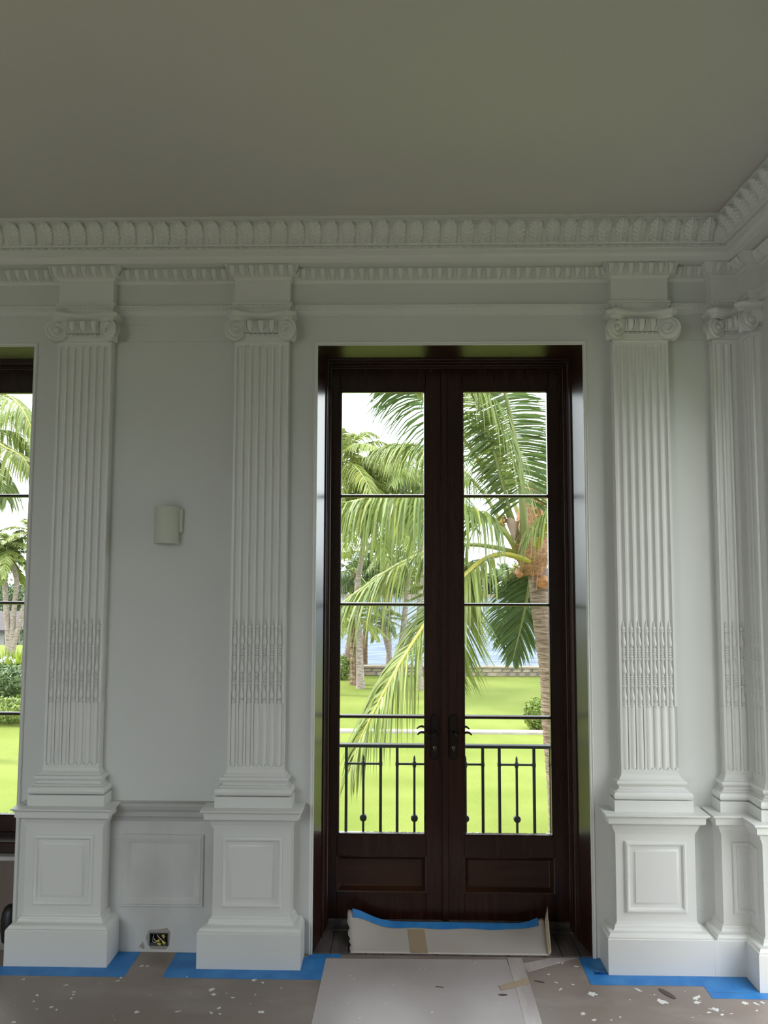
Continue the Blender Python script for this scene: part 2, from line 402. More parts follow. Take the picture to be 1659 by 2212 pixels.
# ------------------------------------------------------------------ egg and dart, lamb's tongue
EGW = .0472
OV0, OV1 = (.014, 3.164), (.042, 3.209)
def egg_mesh(name, w, ov0, ov1, bulge=.006):
    base = arc(ov0, ov1, bulge, 24); nrm = np.array([ov1[1] - ov0[1], -(ov1[0] - ov0[0])]); nrm /= np.linalg.norm(nrm)
    us = [i / 28 for i in range(29)]; vs = [i / 16 for i in range(17)]
    pts = []
    for v in vs:
        lo = min(23, int(v * 24)); fr = v * 24 - lo
        b = np.array(base[lo]) * (1 - fr) + np.array(base[lo + 1]) * fr
        for u in us:
            s = u * 2 - 1; a = abs(s)
            e = ((a / .58) ** 2.5 + (max(0, .98 - v) / .88) ** 2.5) ** .4
            if e < 1: h = .0095 * math.sqrt(1 - e * e) + .001
            elif e < 1.13: h = -.0025
            elif e < 1.5: h = .0058 * math.sin(PI * (e - 1.13) / .37) + .0005
            else: h = -.0015
            if a > .9 and e >= 1.3: h = max(h, .0045 * (1 - ((1 - a) / .1) ** 2) * (0.4 + .6 * v) + .001)
            q = b + nrm * h; pts.append((s * w / 2, -q[0], q[1]))
    n = len(us); mb = MB()
    mb.add(pts, [(j * n + i, j * n + i + 1, (j + 1) * n + i + 1, (j + 1) * n + i) for j in range(len(vs) - 1) for i in range(n - 1)])
    me = mb.mesh(name, 60); me.materials.append(M['paint']); return me
EM = egg_mesh('egg', EGW, OV0, OV1)
band_hi = [(0, 3.146), (.002, 3.147), *cyma((.003, 3.148), (.011, 3.158), .001, 5), (.012, 3.159), (.012, 3.163), *arc(OV0, OV1, .006, 6), (.043, 3.210), (.043, 3.213)]
band_lo = [(0, 2.985), (.006, 2.986), (.006, 2.990), (.010, 2.991), (.010, 3.010), *arc((.011, 3.012), (.018, 3.026), .001, 4), (.021, 3.027), (.021, 3.035), (.018, 3.037), (0, 3.038)]
def tongue(mb, c, wid, n, z0=3.0105, p0=.0125, p1=.0195, z1=3.026):
    """row of lamb's tongue leaves; c(u)->(x,y), n outward normal"""
    L = np.linalg.norm(np.array(c(1)) - np.array(c(0))); k = max(1, int(round(L / .0214)))
    for i in range(k):
        for (uo, ww, hh) in ((.5, .0082, .0045), (0.02, .0035, .0025)):
            q = np.array(c((i + uo) / k)); t = (np.array(c(1)) - np.array(c(0))) / L
            ring = []
            for a in range(8):
                an = 2 * PI * a / 8; u = math.cos(an) * ww; v = .5 + .5 * math.sin(an)
                vv = v; uu = u * (.45 + .75 * v) if hh > .003 else u * (1.2 - .9 * v)
                p = p0 + (p1 - p0) * vv; z = z0 + (z1 - z0) * vv
                ring.append((*(q + t * uu + n * p), z))
            cc = (*(q + n * ((p0 + p1) / 2 + hh)), (z0 + z1) / 2)
            mb.add(ring + [cc], [(a, (a + 1) % 8, 8) for a in range(8)])

# ------------------------------------------------------------------ pilasters
D0, H0 = .047, .130
def torus(p, z0, z1, r, n=8):
    zc = (z0 + z1) / 2; h = (z1 - z0) / 2
    return [(p + r * math.cos(a) - r, zc + h * math.sin(a)) for a in [(-PI / 2) + PI * i / n for i in range(n + 1)]]
PR = {
 'plinth': [(.100, 0), (.100, .149), (.098, .151), (.01, .1515)],
 'base_moulding': [(.098, .151), (.098, .156), (.094, .157), *cyma((.093, .158), (.060, .184), .004), (.060, .187), *arc((.058, .188), (.050, .197), .002, 5), (.049, .198), (.048, .203), (.046, .204)],
 'die': [(.046, .202), (.046, .588)],
 'pedestal_cap': [(.046, .586), (.050, .587), (.050, .594), (.054, .595), (.054, .604), (.058, .605), *arc((.059, .607), (.078, .632), -.006, 6), (.080, .633), (.080, .637), (.084, .637), (.084, .660), (.087, .661), *arc((.088, .662), (.096, .670), -.0015, 4), (.098, .671), (.098, .677), (.02, .6775)],
 'base_plinth': [(.046, .677), (.046, .723), (.044, .7245), (.0, .7245)],
 'base_torus': [(.0, .725), *torus(.047, .7255, .762, .016), (.028, .763), (.028, .767), *arc((.027, .768), (.017, .781), -.005, 6), (.018, .782), (.018, .785), *torus(.028, .786, .807, .010), (.014, .808), (.014, .813), *arc((.013, .814), (.001, .838), -.004, 6), (-.003, .841)],
}
FL = .0352; FR = .0132
ZF0, ZREED, ZORN1, ZF1 = .848, 1.134, 1.525, 2.828
def flute_profile(u, z):
    """depth below shaft face; u across flute in -1..1"""
    a = abs(u)
    if a >= 1: return 0.
    if z <= ZREED:
        w = 1.; zc = ZF0 + FR
        if z < zc: w = math.sqrt(max(0, 1 - ((zc - z) / FR) ** 2))
        if a >= w or w < .02: return 0.
        q = a / w
        return .0008 + .0082 * (1 - math.sqrt(max(0, 1 - (q * .985) ** 2)))
    w = 1.; zc = ZF1 - FR
    if z > zc: w = math.sqrt(max(0, 1 - ((z - zc) / FR) ** 2))
    if a >= w or w < .02: return 0.
    return .0115 * math.sqrt(max(0, w * w - a * a)) ** .8
UC = [-1.0, -.985, -.93, -.8, -.62, -.4, -.2, 0, .2, .4, .62, .8, .93, .985, 1.0]
ZR = sorted(set([.82, ZF0 - .001] + [ZF0 + FR * (1 - math.cos(PI / 2 * i / 8)) for i in range(9)] + [.95, 1.05, ZREED, ZREED + .0012, 1.3, 1.5, 1.8, 2.2, 2.6] + [ZF1 - FR * (1 - math.cos(PI / 2 * i / 8)) for i in range(9)] + [ZF1 + .001, 2.846]))
def fluted(mb, width, centres, to3d):
    """face of given width, local coordinate 0..width, to3d(s, depth, z)"""
    ss = [0.]; 
    for c in centres: ss += [c + u * FR for u in UC]
    ss.append(width); ss = sorted(ss)
    def dep(s, z):
        for c in centres:
            if abs(s - c) <= FR + 1e-9: return flute_profile((s - c) / FR, z)
        return 0.
    pts = [to3d(s, dep(s, z), z) for z in ZR for s in ss]; n = len(ss)
    mb.add(pts, [(j * n + i, j * n + i + 1, (j + 1) * n + i + 1, (j + 1) * n + i) for j in range(len(ZR) - 1) for i in range(n - 1)])

def ornament_mesh():
    """three stacked leafy vases with beads and a flame, standing in one flute"""
    mb = MB(); P = []
    def vase(z0, z1):
        for t, r in ((0, .0055), (.05, .008), (.14, .0112), (.26, .0118), (.38, .0105), (.52, .008), (.66, .0062), (.8, .0055), (.9, .0062), (.96, .0095), (1., .0118)): P.append((r, z0 + (z1 - z0) * t, 1))
        P.append((.0115, z1 + .003, 0)); P.append((.0065, z1 + .0045, 0))
    def beads(z0, z1, k):
        for i in range(k):
            a = z0 + (z1 - z0) * i / k; b = z0 + (z1 - z0) * (i + 1) / k
            for t, r in ((.05, .0045), (.25, .0078), (.5, .0088), (.75, .0078), (.95, .0045)): P.append((r, a + (b - a) * t, 0))
    P += [(.012, ZREED - .001, 0), (.0125, ZREED + .004, 0), (.009, ZREED + .006, 0), (.0088, ZREED + .010, 0), (.0112, ZREED + .012, 0), (.0112, ZREED + .015, 0), (.007, ZREED + .017, 0)]
    vase(1.152, 1.226); beads(1.232, 1.272, 4); vase(1.275, 1.348); beads(1.354, 1.398, 4); vase(1.402, 1.474)
    P += [(.007, 1.480, 0), (.0092, 1.485, 0), (.0095, 1.489, 0), (.007, 1.494, 0), (.004, 1.498, 0), (.005, 1.504, 0), (.0035, 1.512, 0), (.0005, 1.524, 0)]
    n = 14; rs = []
    for r, z, tw in P:
        ring = []
        for i in range(n + 1):
            a = PI + PI * i / n
            rr = r * (1 + (.10 * math.sin(5 * a + z * 260) if tw else 0))
            ring.append((rr * math.cos(a), .0095 + 1.05 * rr * math.sin(a), z))
        rs.append(ring)
    mb.loops(rs, False); me = mb.mesh('candle_ornament', 45); me.materials.append(M['paint']); return me
OM = ornament_mesh()

def volute_mesh(side):
    """spiral disc, normal -y, centred at origin; side +1: coil enters from the inner right"""
    mb = MB(); R = .0475; nr, na = 26, 44; vs = []; fs = []
    for j in range(nr):
        r = R * (.04 + .96 * j / (nr - 1))
        for i in range(na):
            a = 2 * PI * i / na; q = r / R
            ph = (side * a / (2 * PI) + 2.4 * (1 - q)) % 1.0
            h = .0095 * math.exp(-((ph - .5) / .17) ** 2) + .009 * (1 - q)
            if q < .16: h = .021 - .02 * q * q
            if j == nr - 1: h = -.002
            vs.append((r * math.cos(a), -h, r * math.sin(a)))
    for j in range(nr - 1):
        for i in range(na):
            k = (i + 1) % na; fs.append((j * na + i, j * na + k, (j + 1) * na + k, (j + 1) * na + i))
    fs.append(tuple(range(na)))
    o = len(vs)
    for i in range(na):
        a = 2 * PI * i / na; vs.append((R * math.cos(a), .022, R * math.sin(a)))
    for i in range(na):
        k = (i + 1) % na; fs.append(((nr - 1) * na + i, (nr - 1) * na + k, o + k, o + i))
    mb.add(vs, fs); me = mb.mesh('volute', 50); me.materials.append(M['paint']); return me
VM = {1: volute_mesh(1), -1: volute_mesh(-1)}
def bolster_mesh(side):
    """carved diagonal band between the front and side volutes of one corner, local to corner"""
    mb = MB(); R = .050; na, nw = 40, 9; rs = []
    for k in range(nw):
        t = k / (nw - 1); ring = []
        for i in range(na):
            a = 2 * PI * i / na
            rr = R * (1 - .10 * math.sin(PI * t)) + (.0022 * math.cos(a * 14 + (k % 2) * PI) if 0 < k < nw - 1 else 0)
            f = np.array([math.cos(a) * rr, math.sin(a) * rr])
            # front disc plane turned by 32 deg, side disc by 58 deg
            an = math.radians(28 + 40 * t)
            c = np.array([-.012 + .030 * t, -.026 + .036 * t])
            ring.append((side * (c[0] + f[0] * math.cos(an)), c[1] - f[0] * math.sin(an) * 1.0 + 0, f[1]))
        rs.append(ring)
    mb.loops(rs, True, True, True); me = mb.mesh('bolster', 50); me.materials.append(M['paint']); return me
BM = {1: bolster_mesh(1), -1: bolster_mesh(-1)}
CE = egg_mesh('capital_egg', .052, (.020, 2.886), (.034, 2.940), .008)

def block_path(cx, h=H0, d=D0): return [(cx - h, -.0004), (cx - h, -d), (cx + h, -d), (cx + h, -.0004)]
PANEL = [(0, .001), (0, -.004), (.003, -.009), (.009, -.0115), (.016, -.009), (.020, -.003), (.022, .000), (.022, .003), (.024, .004), (.0445, -.004), (.0455, -.0065)]
def panel_mesh(x0, x1, z0, z1, face, axis='y', sgn=1):
    mb = MB(); mb.rect(x0, x1, z0, z1, [(i, face + y) for i, y in PANEL], True, axis)
    return mb
AB = [(0, 2.939), (.003, 2.941), *arc((.005, 2.944), (.013, 2.956), -.002, 4), (.015, 2.957), (.015, 2.960), *arc((.017, 2.961), (.024, 2.972), .002, 4), (.025, 2.973), (.025, 2.979), (-.03, 2.980)]

def add_eggs(parent, xa, xb, y, me=None, w=EGW, rz=0., vertical=False):
    n = max(1, int((xb - xa + 1e-6) / w)); off = ((xb - xa) - n * w) / 2
    for i in range(n):
        q = xa + off + (i + .5) * w
        link('egg', me or EM, None, parent, loc=(q, y, 0) if not vertical else (y, q, 0), rz=rz)

ENT = [(0, 2.940), (0, 3.006), *arc((.002, 3.009), (.009, 3.026), .001, 4), (.013, 3.027), (.013, 3.035), (.010, 3.037), (0, 3.038), (0, 3.146), (.002, 3.147), *cyma((.003, 3.148), (.011, 3.158), .001, 5), (.012, 3.159), (.012, 3.163), *arc(OV0, OV1, .006, 6), (.043, 3.210), (.043, 3.214)]
def pilaster(cx, label):
    t = empty('pilaster', (cx, 0, 0)); thing(t, label, 'pilaster', 'fluted pilasters along the window wall')
    path = block_path(0)
    for nm in ('plinth', 'base_moulding', 'die', 'pedestal_cap', 'base_plinth', 'base_torus'):
        mb = MB().sweep(path, PR[nm])
        o = obj(nm, mb, 'paint', t, smooth=32)
        if nm == 'die':
            obj('panel', panel_mesh(-.1365, .1365, .242, .551, -D0 - .046), 'paint', o, smooth=30)
    mb = MB()
    cs = [H0 + (i - 3) * FL for i in range(7)]
    fluted(mb, 2 * H0, cs, lambda s, d, z: (s - H0, -D0 + d, z))
    fluted(mb, D0, [D0 / 2 + .001], lambda s, d, z: (-H0 + d * .6, -s, z))
    fluted(mb, D0, [D0 / 2 - .001], lambda s, d, z: (H0 - d * .6, -D0 + s, z))
    shaft = obj('shaft', mb, 'paint', t, smooth=30)
    for c in cs: link('candle_ornament', OM, None, shaft, loc=(c - H0, -D0, 0))
    capital(t, 0)
    e = obj('entablature_block', MB().sweep(block_path(0, .133, .050), ENT), 'paint', t, smooth=32)
    for i in range(-3, 4): link('egg', EM, None, e, loc=(i * EGW, -.050, 0))
    for s in (-1, 1): link('egg', EM, None, e, loc=(s * .133, -.036, 0), rz=s * PI / 2)
    tg = MB(); nrm = np.array([0, -1.])
    tongue(tg, lambda u: (-.133 + .266 * u, -.050), .02, nrm, 3.007, .0035, .0115, 3.026)
    for s in (-1, 1): tongue(tg, (lambda s: lambda u: (s * .133, -.004 - .046 * u))(s), .02, np.array([float(s), 0]), 3.007, .0035, .0115, 3.026)
    stuff(obj('leaf_moulding', tg, 'paint', e, smooth=50))
    return t
def capital(t, cx):
    mb = MB()
    mb.sweep(block_path(cx, H0, D0), [(0, 2.838), (.003, 2.842), (.003, 2.846), (.001, 2.848), (.001, 2.869), (.006, 2.870)])
    mb.sweep(block_path(cx, H0 - .005, D0 + .001), [(.004, 2.869), (.010, 2.871), (.010, 2.874), *torus(.011, 2.874, 2.884, .005, 5), (.008, 2.885), *arc((.014, 2.886), (.026, 2.940), .008, 6), (.0, 2.940)])
    c = obj('capital', mb, 'paint', t, smooth=35)
    bd = MB()
    x = -.062
    while x < .062:
        reel(bd, (cx + x, -D0 - .012, 2.879), .0062, .012, 'x'); reel(bd, (cx + x + .011, -D0 - .012, 2.879), .0056, .004, 'x'); reel(bd, (cx + x + .0165, -D0 - .012, 2.879), .0056, .004, 'x')
        x += .0232
    stuff(obj('bead_row', bd, 'paint', c, smooth=50))
    for i in (-1, 0, 1): link('egg', CE, None, c, loc=(cx + i * .0525, -D0 + .002, 0))
    # abacus with concave front
    pts = [(cx - .138, -.002), (cx - .142, -.078), (cx - .128, -.090)]
    for i in range(1, 12):
        q = i / 12; xx = -.128 + .256 * q; pts.append((cx + xx, -.090 + .045 * (1 - (xx / .128) ** 2)))
    pts += [(cx + .128, -.090), (cx + .142, -.078), (cx + .138, -.002)]
    obj('abacus', MB().sweep(pts, AB), 'paint', c, smooth=35)
    for s in (-1, 1):
        link('volute', VM[s], None, c, loc=(cx + s * .122, -.082, 2.893), rz=-s * math.radians(28))
        link('bolster', BM[s], None, c, loc=(cx + s * .140, -.058, 2.893))
    return c
PX = [-1.529, -.671, 1.134]
pilaster(PX[0], 'white fluted pilaster on a panelled pedestal beside the side window')
pilaster(PX[1], 'white fluted pilaster between the exposed wire box and the French door')
pilaster(PX[2], 'white fluted pilaster between the French door and the corner')

# corner pilaster (inside corner, both faces)
def corner_path(h, d):
    e = .171 + (h - H0)
    return [(XR - e, -.0004), (XR - e, -d), (XR - d, -d), (XR - d, -e), (XR - .0004, -e)]
cp = empty('corner_pilaster', (XR, 0, 0)); thing(cp, 'white fluted pilaster folded into the corner of the room', 'pilaster')
def cobj(name, mb, parent, smooth=32):
    mb.v = [(a - XR, b, c) for a, b, c in mb.v]; return obj(name, mb, 'paint', parent, smooth)
for nm in ('plinth', 'base_moulding', 'die', 'pedestal_cap', 'base_plinth', 'base_torus'):
    pth = corner_path(H0, D0)
    if nm == 'plinth': pth[0] = (pth[0][0] - .0095, -.0004); pth[1] = (pth[1][0] - .0095, pth[1][1])
    o = cobj(nm, MB().sweep(pth, PR[nm]), cp)
    if nm == 'die':
        f = D0 + .046
        cobj('panel', panel_mesh(XR - .173, XR - .005, .242, .551, -f), o, 30)
        mb = MB(); mb.rect(-.173, -.005, .242, .551, [(i, XR - f + y) for i, y in PANEL], True, 'x'); cobj('panel', mb, o, 30)
mb = MB(); w4 = .171 - D0; c4 = [.0244 + i * FL for i in range(3)]
fluted(mb, w4, c4, lambda s, d, z: (XR - .171 + s, -D0 + d, z))
fluted(mb, w4, [w4 - q for q in c4], lambda s, d, z: (XR - D0 + d, -D0 - s, z))
fluted(mb, D0, [D0 / 2], lambda s, d, z: (XR - .171 + d * .6, -s, z))
fluted(mb, D0, [D0 / 2], lambda s, d, z: (XR - D0 + s, -.171 + d * .6, z))
sh = cobj('shaft', mb, cp, 30)
for q in c4:
    link('candle_ornament', OM, None, sh, loc=(-.171 + q, -D0, 0))
    link('candle_ornament', OM, None, sh, loc=(-D0, -.171 + q, 0), rz=-PI / 2)
mb = MB().sweep(corner_path(H0, D0), [(0, 2.838), (.003, 2.842), (.003, 2.846), (.001, 2.848), (.001, 2.869), (.006, 2.870), (.010, 2.871), *torus(.011, 2.874, 2.884, .005, 5), *arc((.012, 2.886), (.022, 2.940), .008, 6), (0, 2.940)])
cc = cobj('capital', mb, cp, 35)
e4 = XR - .171
pts = [(e4 - .008, -.002), (e4 - .012, -.078), (e4 + .002, -.090), (e4 + .05, -.068), (XR - .085, -.062), (XR - .062, -.085), (XR - .068, -.123), (XR - .090, -.169), (XR - .078, -.183), (XR - .002, -.179)]
cobj('abacus', MB().sweep(pts, AB), cc, 35)
link('volute', VM[-1], None, cc, loc=(-.171 + .008, -.082, 2.893), rz=math.radians(28))
link('bolster', BM[-1], None, cc, loc=(-.171 - .010, -.058, 2.893))
link('volute', VM[-1], None, cc, loc=(-.060, -.196, 2.893), rz=math.radians(16))
link('bolster', BM[-1], None, cc, loc=(-.078, -.170, 2.893))
link('egg', CE, None, cc, loc=(-.098, -D0 + .002, 0)); link('egg', CE, None, cc, loc=(-D0 + .002, -.098, 0), rz=-PI / 2)
ee = cobj('entablature_block', MB().sweep(corner_path(.133, .050), ENT), cp)
add_eggs(ee, -.171, -.075, -.050); add_eggs(ee, -.171, -.075, -.050, rz=-PI / 2, vertical=True)
tg = MB(); tongue(tg, lambda u: (-.174 + .124 * u, -.050), .02, np.array([0, -1.]), 3.007, .0035, .0115, 3.026)
tongue(tg, lambda u: (-.050, -.050 - .124 * u), .02, np.array([-1., 0]), 3.007, .0035, .0115, 3.026)
stuff(obj('leaf_moulding', tg, 'paint', ee, smooth=50))
# link plinth between third and corner pilaster
# ------------------------------------------------------------------ wall mouldings between the pilasters
gaps = [(-2.75, PX[0] - .133), (PX[0] + .133, PX[1] - .133), (PX[1] + .133, PX[2] - .133), (PX[2] + .133, XR - .171)]
t2 = struct(obj('trim_2', MB().sweep(WALLPATH, band_hi), 'paint', smooth=32), 'egg-and-dart moulding running along the wall below the cornice', 'moulding')
t3 = struct(obj('trim_3', MB().sweep(WALLPATH, band_lo), 'paint', smooth=32), 'thin leaf-edged moulding along the wall at capital height', 'moulding')
tg = MB()
for a, b in gaps:
    add_eggs(t2, a + .03, b - .03 if b < 1.4 else b - .012, 0)
    tongue(tg, (lambda a, b: lambda u: (a + (b - a) * u, 0.))(a, b), .02, np.array([0, -1.]))
tongue(tg, lambda u: (XR, -.18 - 1.0 * u), .02, np.array([-1., 0]))
for i in range(18): link('egg', EM, None, t2, loc=(XR, -.225 - i * EGW, 0), rz=-PI / 2)
stuff(obj('leaf_moulding', tg, 'paint', t3, smooth=50))
# dado: chair rail and panel frame between first two pilasters
rail = [(0, .585), (.006, .586), (.006, .592), *arc((.008, .594), (.022, .612), -.004, 5), (.024, .613), (.024, .634), (.027, .636), *arc((.028, .638), (.038, .660), .003, 4), (.041, .662), (.041, .676), (0, .678)]
struct(obj('trim_4', MB().sweep([(PX[0] + .176, 0), (PX[1] - .176, 0)], rail), 'rail_grey', smooth=32), 'bare grey chair rail between the two left pilasters', 'moulding')
struct(obj('trim_5', MB().rect(-1.294, -.912, .203, .527, [(0, 0), (0, -.008), (.004, -.012), (.010, -.010), (.014, -.013), (.026, -.010), (.034, -.004), (.042, -.0015), (.044, 0)], False), 'dado', smooth=30), 'bare rectangular panel moulding on the wall above the wire box', 'moulding')
dd = wall_mesh(PX[0] + .13, PX[1] - .13, 0, .586, [EBX], -.0012, .0, 'x')
struct(obj('trim_6', dd, 'dado', smooth=None), 'smudged unpainted dado wall between the two left pilasters', 'wall panel')

# ------------------------------------------------------------------ openings: white bead, wooden frame, leaves
BEAD = [(.018, 0.001), (.018, -.004), (.014, -.009), (.010, -.006), (.006, -.006), (.003, -.008), (0, -.005), (0, .01)]
def hinge_frame(prof, xl, xr): return MB().ushape(xl, xr, DZ, prof)
FRAMEP = [(.012, .004), (0, .004), (-.022, .125), (-.0225, .127), (-.0225, .150), (-.025, .150), (-.027, .147), (-.030, .151), (-.030, .196), (-.034, .197), (-.034, .232), (-.036, .230), (-.040, .235), (-.040, .266), (-.043, .268), (-.043, .352), (.012, .352)]
YD = .300                                   # inner face of the leaves
def door_set(root, xl, xr, z_bot, panelled, handles):
    fr = obj('frame', hinge_frame(FRAMEP, xl, xr), 'jamb', root, smooth=25)
    mid = (xl + xr) / 2 - .006 if panelled else (xl + xr) / 2
    X0, X1 = xl + .018, xr - .040
    ZT = DZ - .022
    gz0, gz1 = (.446, 2.690) if panelled else (.520, 2.690)
    leaves = [(X0, mid - .010, xl + .085, mid - .102), (mid - .010, X1, mid + .088, xr - .109)]
    for k, (a, b, g0, g1) in enumerate(leaves):
        mb = MB(); y1 = YD + .045
        mb.cbox(a, g0, YD, y1, z_bot, ZT, .002); mb.cbox(g1, b, YD, y1, z_bot, ZT, .002)
        mb.cbox(g0, g1, YD, y1, gz1, ZT, .002)
        if panelled:
            mb.cbox(g0, g1, YD, y1, .331, .430, .002); mb.cbox(g0, g1, YD, y1, z_bot, .159, .002)
        else: mb.cbox(g0, g1, YD, y1, z_bot, gz0 - .016, .002)
        lf = obj('door_leaf' if panelled else 'window_sash', mb, 'wood', root, smooth=25)
        if panelled:
            pm = MB().rect(g0, g1, .159, .331, [(-.002, YD - .001), (.004, YD + .001), (.010, YD + .010), (.020, YD + .024), (.024, YD + .026)], True)
            obj('panel', pm, 'woodpanel', lf, smooth=25)
        # glazing bead and panes
        gb = MB().rect(g0, g1, gz0 - .016, gz1, [(-.003, YD - .002), (.003, YD - .002), (.008, YD + .006), (.009, YD + .018), (.009, YD + .030)], False)
        obj('glazing_bead', gb, 'wood', lf, smooth=25)
        zs = [gz0] + [q for q in (1.013, 1.579, 2.137)] + [gz1]
        for q in zs[1:-1]:
            mb = MB(); mb.loops([[(x, YD + .030, q - .009), (x, YD + .010, q - .009), (x, YD - .001, q - .004), (x, YD - .001, q + .004), (x, YD + .010, q + .009), (x, YD + .030, q + .009)] for x in (g0, g1)], True, True, True)
            obj('muntin', mb, 'wood', lf, smooth=25)
        for z0, z1 in zip(zs[:-1], zs[1:]):
            obj('pane', MB().box(g0 + .002, g1 - .002, YD + .020, YD + .024, z0 - .004, z1 + .004), 'glass', lf, smooth=None)
        if handles:
            hx = mid - .058 if k == 0 else mid + .037
            sg = -1 if k == 0 else 1
            es = MB(); ol = [(-.021, .820), (-.021, 1.014), (-.012, 1.024), (-.006, 1.031), (.006, 1.031), (.012, 1.024), (.021, 1.014), (.021, .820), (.012, .810), (.006, .806), (-.006, .806), (-.012, .810)]
            ol = ol[::-1]
            es.loops([[(hx + x, YD + .001, z) for x, z in ol], [(hx + x, YD - .006, z) for x, z in ol], [(hx + x * .86, YD - .010, .918 + (z - .918) * .97) for x, z in ol]], True, False, True)
            es.lathe([(.0, -.002), (.003, -.002), (.003, 0), (.0, .001)], 8, (hx, YD - .0105, 1.012)); 
            obj('escutcheon', es, 'bronze', lf, smooth=30)
            for yo, m_ in ((-1, 'bronze'), (1, 'bronze')):
                yb = YD - .012 if yo < 0 else YD + .055
                yp = yb + yo * .040
                pts = [(0, yb - yo * .004, .945), (0, yb + yo * .02, .945), (sg * .003, yp, .942), (sg * .010, yp, .932), (sg * .020, yp, .928), (sg * .032, yp, .934), (sg * .046, yp, .945), (sg * .062, yp, .951), (sg * .076, yp, .948), (sg * .088, yp, .938)]
                lv = MB().tube([(hx + x, y, z) for x, y, z in pts], [.010, .0085, .008, .0058, .0052, .0055, .006, .0062, .0056, .0035], 8)
                obj('lever', lv, m_, lf, smooth=60)
            kb = MB().tube([(hx, YD - .010, .866), (hx, YD - .017, .866), (hx, YD - .018, .866)], [.009, .009, .006], 10)
            kb.box(hx - .003, hx + .003, YD - .026, YD - .016, .852, .872)
            obj('thumb_turn', kb, 'brass', lf, smooth=40)
    ag = MB(); ag.loops([[(mid - .024, YD + .0, z), (mid - .020, YD - .012, z), (mid + .008, YD - .012, z), (mid + .012, YD + .0, z)] for z in (z_bot, ZT)], True, True, True)
    obj('astragal', ag, 'wood', root, smooth=25)

d1 = struct(empty('door_1', ((DX0 + DX1) / 2, 0, 0)), 'dark mahogany French door with two tall glazed leaves', 'door')
def local(root):
    for c in root.children: pass
class Sub:                                  # build children in world coordinates under an offset empty
    pass
_obj = obj
def obj_under(root):
    inv = Vector(root.location)
    def f(name, mb, m, parent=None, smooth=35, **k):
        if parent is not None and (parent == root):
            mb.v = [(a - inv.x, b - inv.y, c - inv.z) for a, b, c in mb.v]
        elif parent is not None:
            mb.v = [(a - inv.x, b - inv.y, c - inv.z) for a, b, c in mb.v]
        return _obj(name, mb, m, parent, smooth, **k)
    return f
obj = obj_under(d1)
door_set(d1, DX0, DX1, .028, True, True)
obj('casing_bead', MB().ushape(DX0, DX1, DZ, BEAD), 'paint', d1, smooth=30)
wn = struct(empty('window_1', ((WX0 + WX1) / 2, 0, 0)), 'dark-framed tall window beside the first pilaster', 'window')
obj = obj_under(wn)
door_set(wn, WX0, WX1, .430, False, False)
obj('casing_bead', MB().ushape(WX0, WX1, DZ, BEAD), 'paint', wn, smooth=30)
sb = MB(); sb.cbox(WX0, WX1, .15, .36, .375, .430, .006); obj('sill', sb, 'wood', wn, smooth=25)
sb = MB(); sb.cbox(WX0, WX1, .12, .35, .352, .372, .004); obj('sill_board', sb, 'rail_grey', wn, smooth=25)
obj = _obj
apron = MB().box(WX0, WX1, .16, .35, 0, .352)
M['apron'] = mat('brown_cover_paper', (.17, .13, .105), .5, noise=((.24, .19, .165), 3, .4, .7, S1), bump=(5, .3, .01, S1))
struct(_obj('trim_7', apron, 'apron', smooth=None), 'brown paper covered wall below the side window', 'wall panel')

# ------------------------------------------------------------------ threshold
th = struct(empty('trim_8', ((DX0 + DX1) / 2, 0, 0)), 'dark worn wooden threshold boards in the door opening', 'threshold')
cxd = (DX0 + DX1) / 2
x = DX0
i = 0
while x < DX1 - .01:
    x2 = min(DX1, x + .0815)
    _obj('plank', MB().loops([[(x + .0012 - cxd, .003, z0), (x2 - .0012 - cxd, .003, z0), (x2 - .0012 - cxd, .225, z0), (x + .0012 - cxd, .225, z0)] for z0 in (-.02, .003)] + [[(x + .0032 - cxd, .005, .005), (x2 - .0032 - cxd, .005, .005), (x2 - .0032 - cxd, .223, .005), (x + .0032 - cxd, .223, .005)]], True, False, True), 'thresh', th, smooth=None)
    x = x2; i += 1
_obj('cross_board', MB().cbox(DX0 - cxd, DX1 - cxd, .227, .40, -.02, .008, .002), 'thresh', th, smooth=None)
_obj('sill_strip', MB().box(DX0 + .02 - cxd, DX1 - .02 - cxd, .285, .36, .008, .027), 'thresh', th, smooth=None)

# ------------------------------------------------------------------ small things indoors
def slab(pts, z0, z1):
    """thin sheet from floor outline (x,y)"""
    a = 0.
    for i in range(len(pts)):
        p, q = pts[i], pts[(i + 1) % len(pts)]; a += p[0] * q[1] - p[1] * q[0]
    if a < 0: pts = pts[::-1]
    return MB().loops([[(p[0], p[1], z0) for p in pts], [(p[0], p[1], z1) for p in pts]], True, True, True)
def px(*q): return [tuple(on_z(x, y)[:2]) for x, y in q]
def rough_edge(p, q, n, amp):
    p, q = np.array(p), np.array(q); d = q - p; nn = np.array([-d[1], d[0]]) / np.linalg.norm(d)
    return [tuple(p + d * i / n + nn * random.uniform(-amp, amp)) for i in range(n)]
PF = -D0 - .100                             # front of the plinths
GT = 'blue masking tape strips on the floor'
def tape(pts, label, z=.0012):
    return thing(_obj('masking_tape', slab(pts, .0002, z), 'tape', smooth=None), label, 'tape', GT)
def recto(x0, x1, y0, y1): return rough_edge((x0, y0), (x1, y0), 8, .0015) + rough_edge((x1, y0), (x1, y1), 3, .001) + rough_edge((x1, y1), (x0, y1), 8, .0005) + rough_edge((x0, y1), (x0, y0), 3, .001)
h = H0 + .100
yA = on_z(100, 2108)[1]; xA = on_z(285, 2085)[0]
tape(recto(-2.15, xA, yA, PF - .001), 'blue masking tape along the front of the plinth beside the side window')
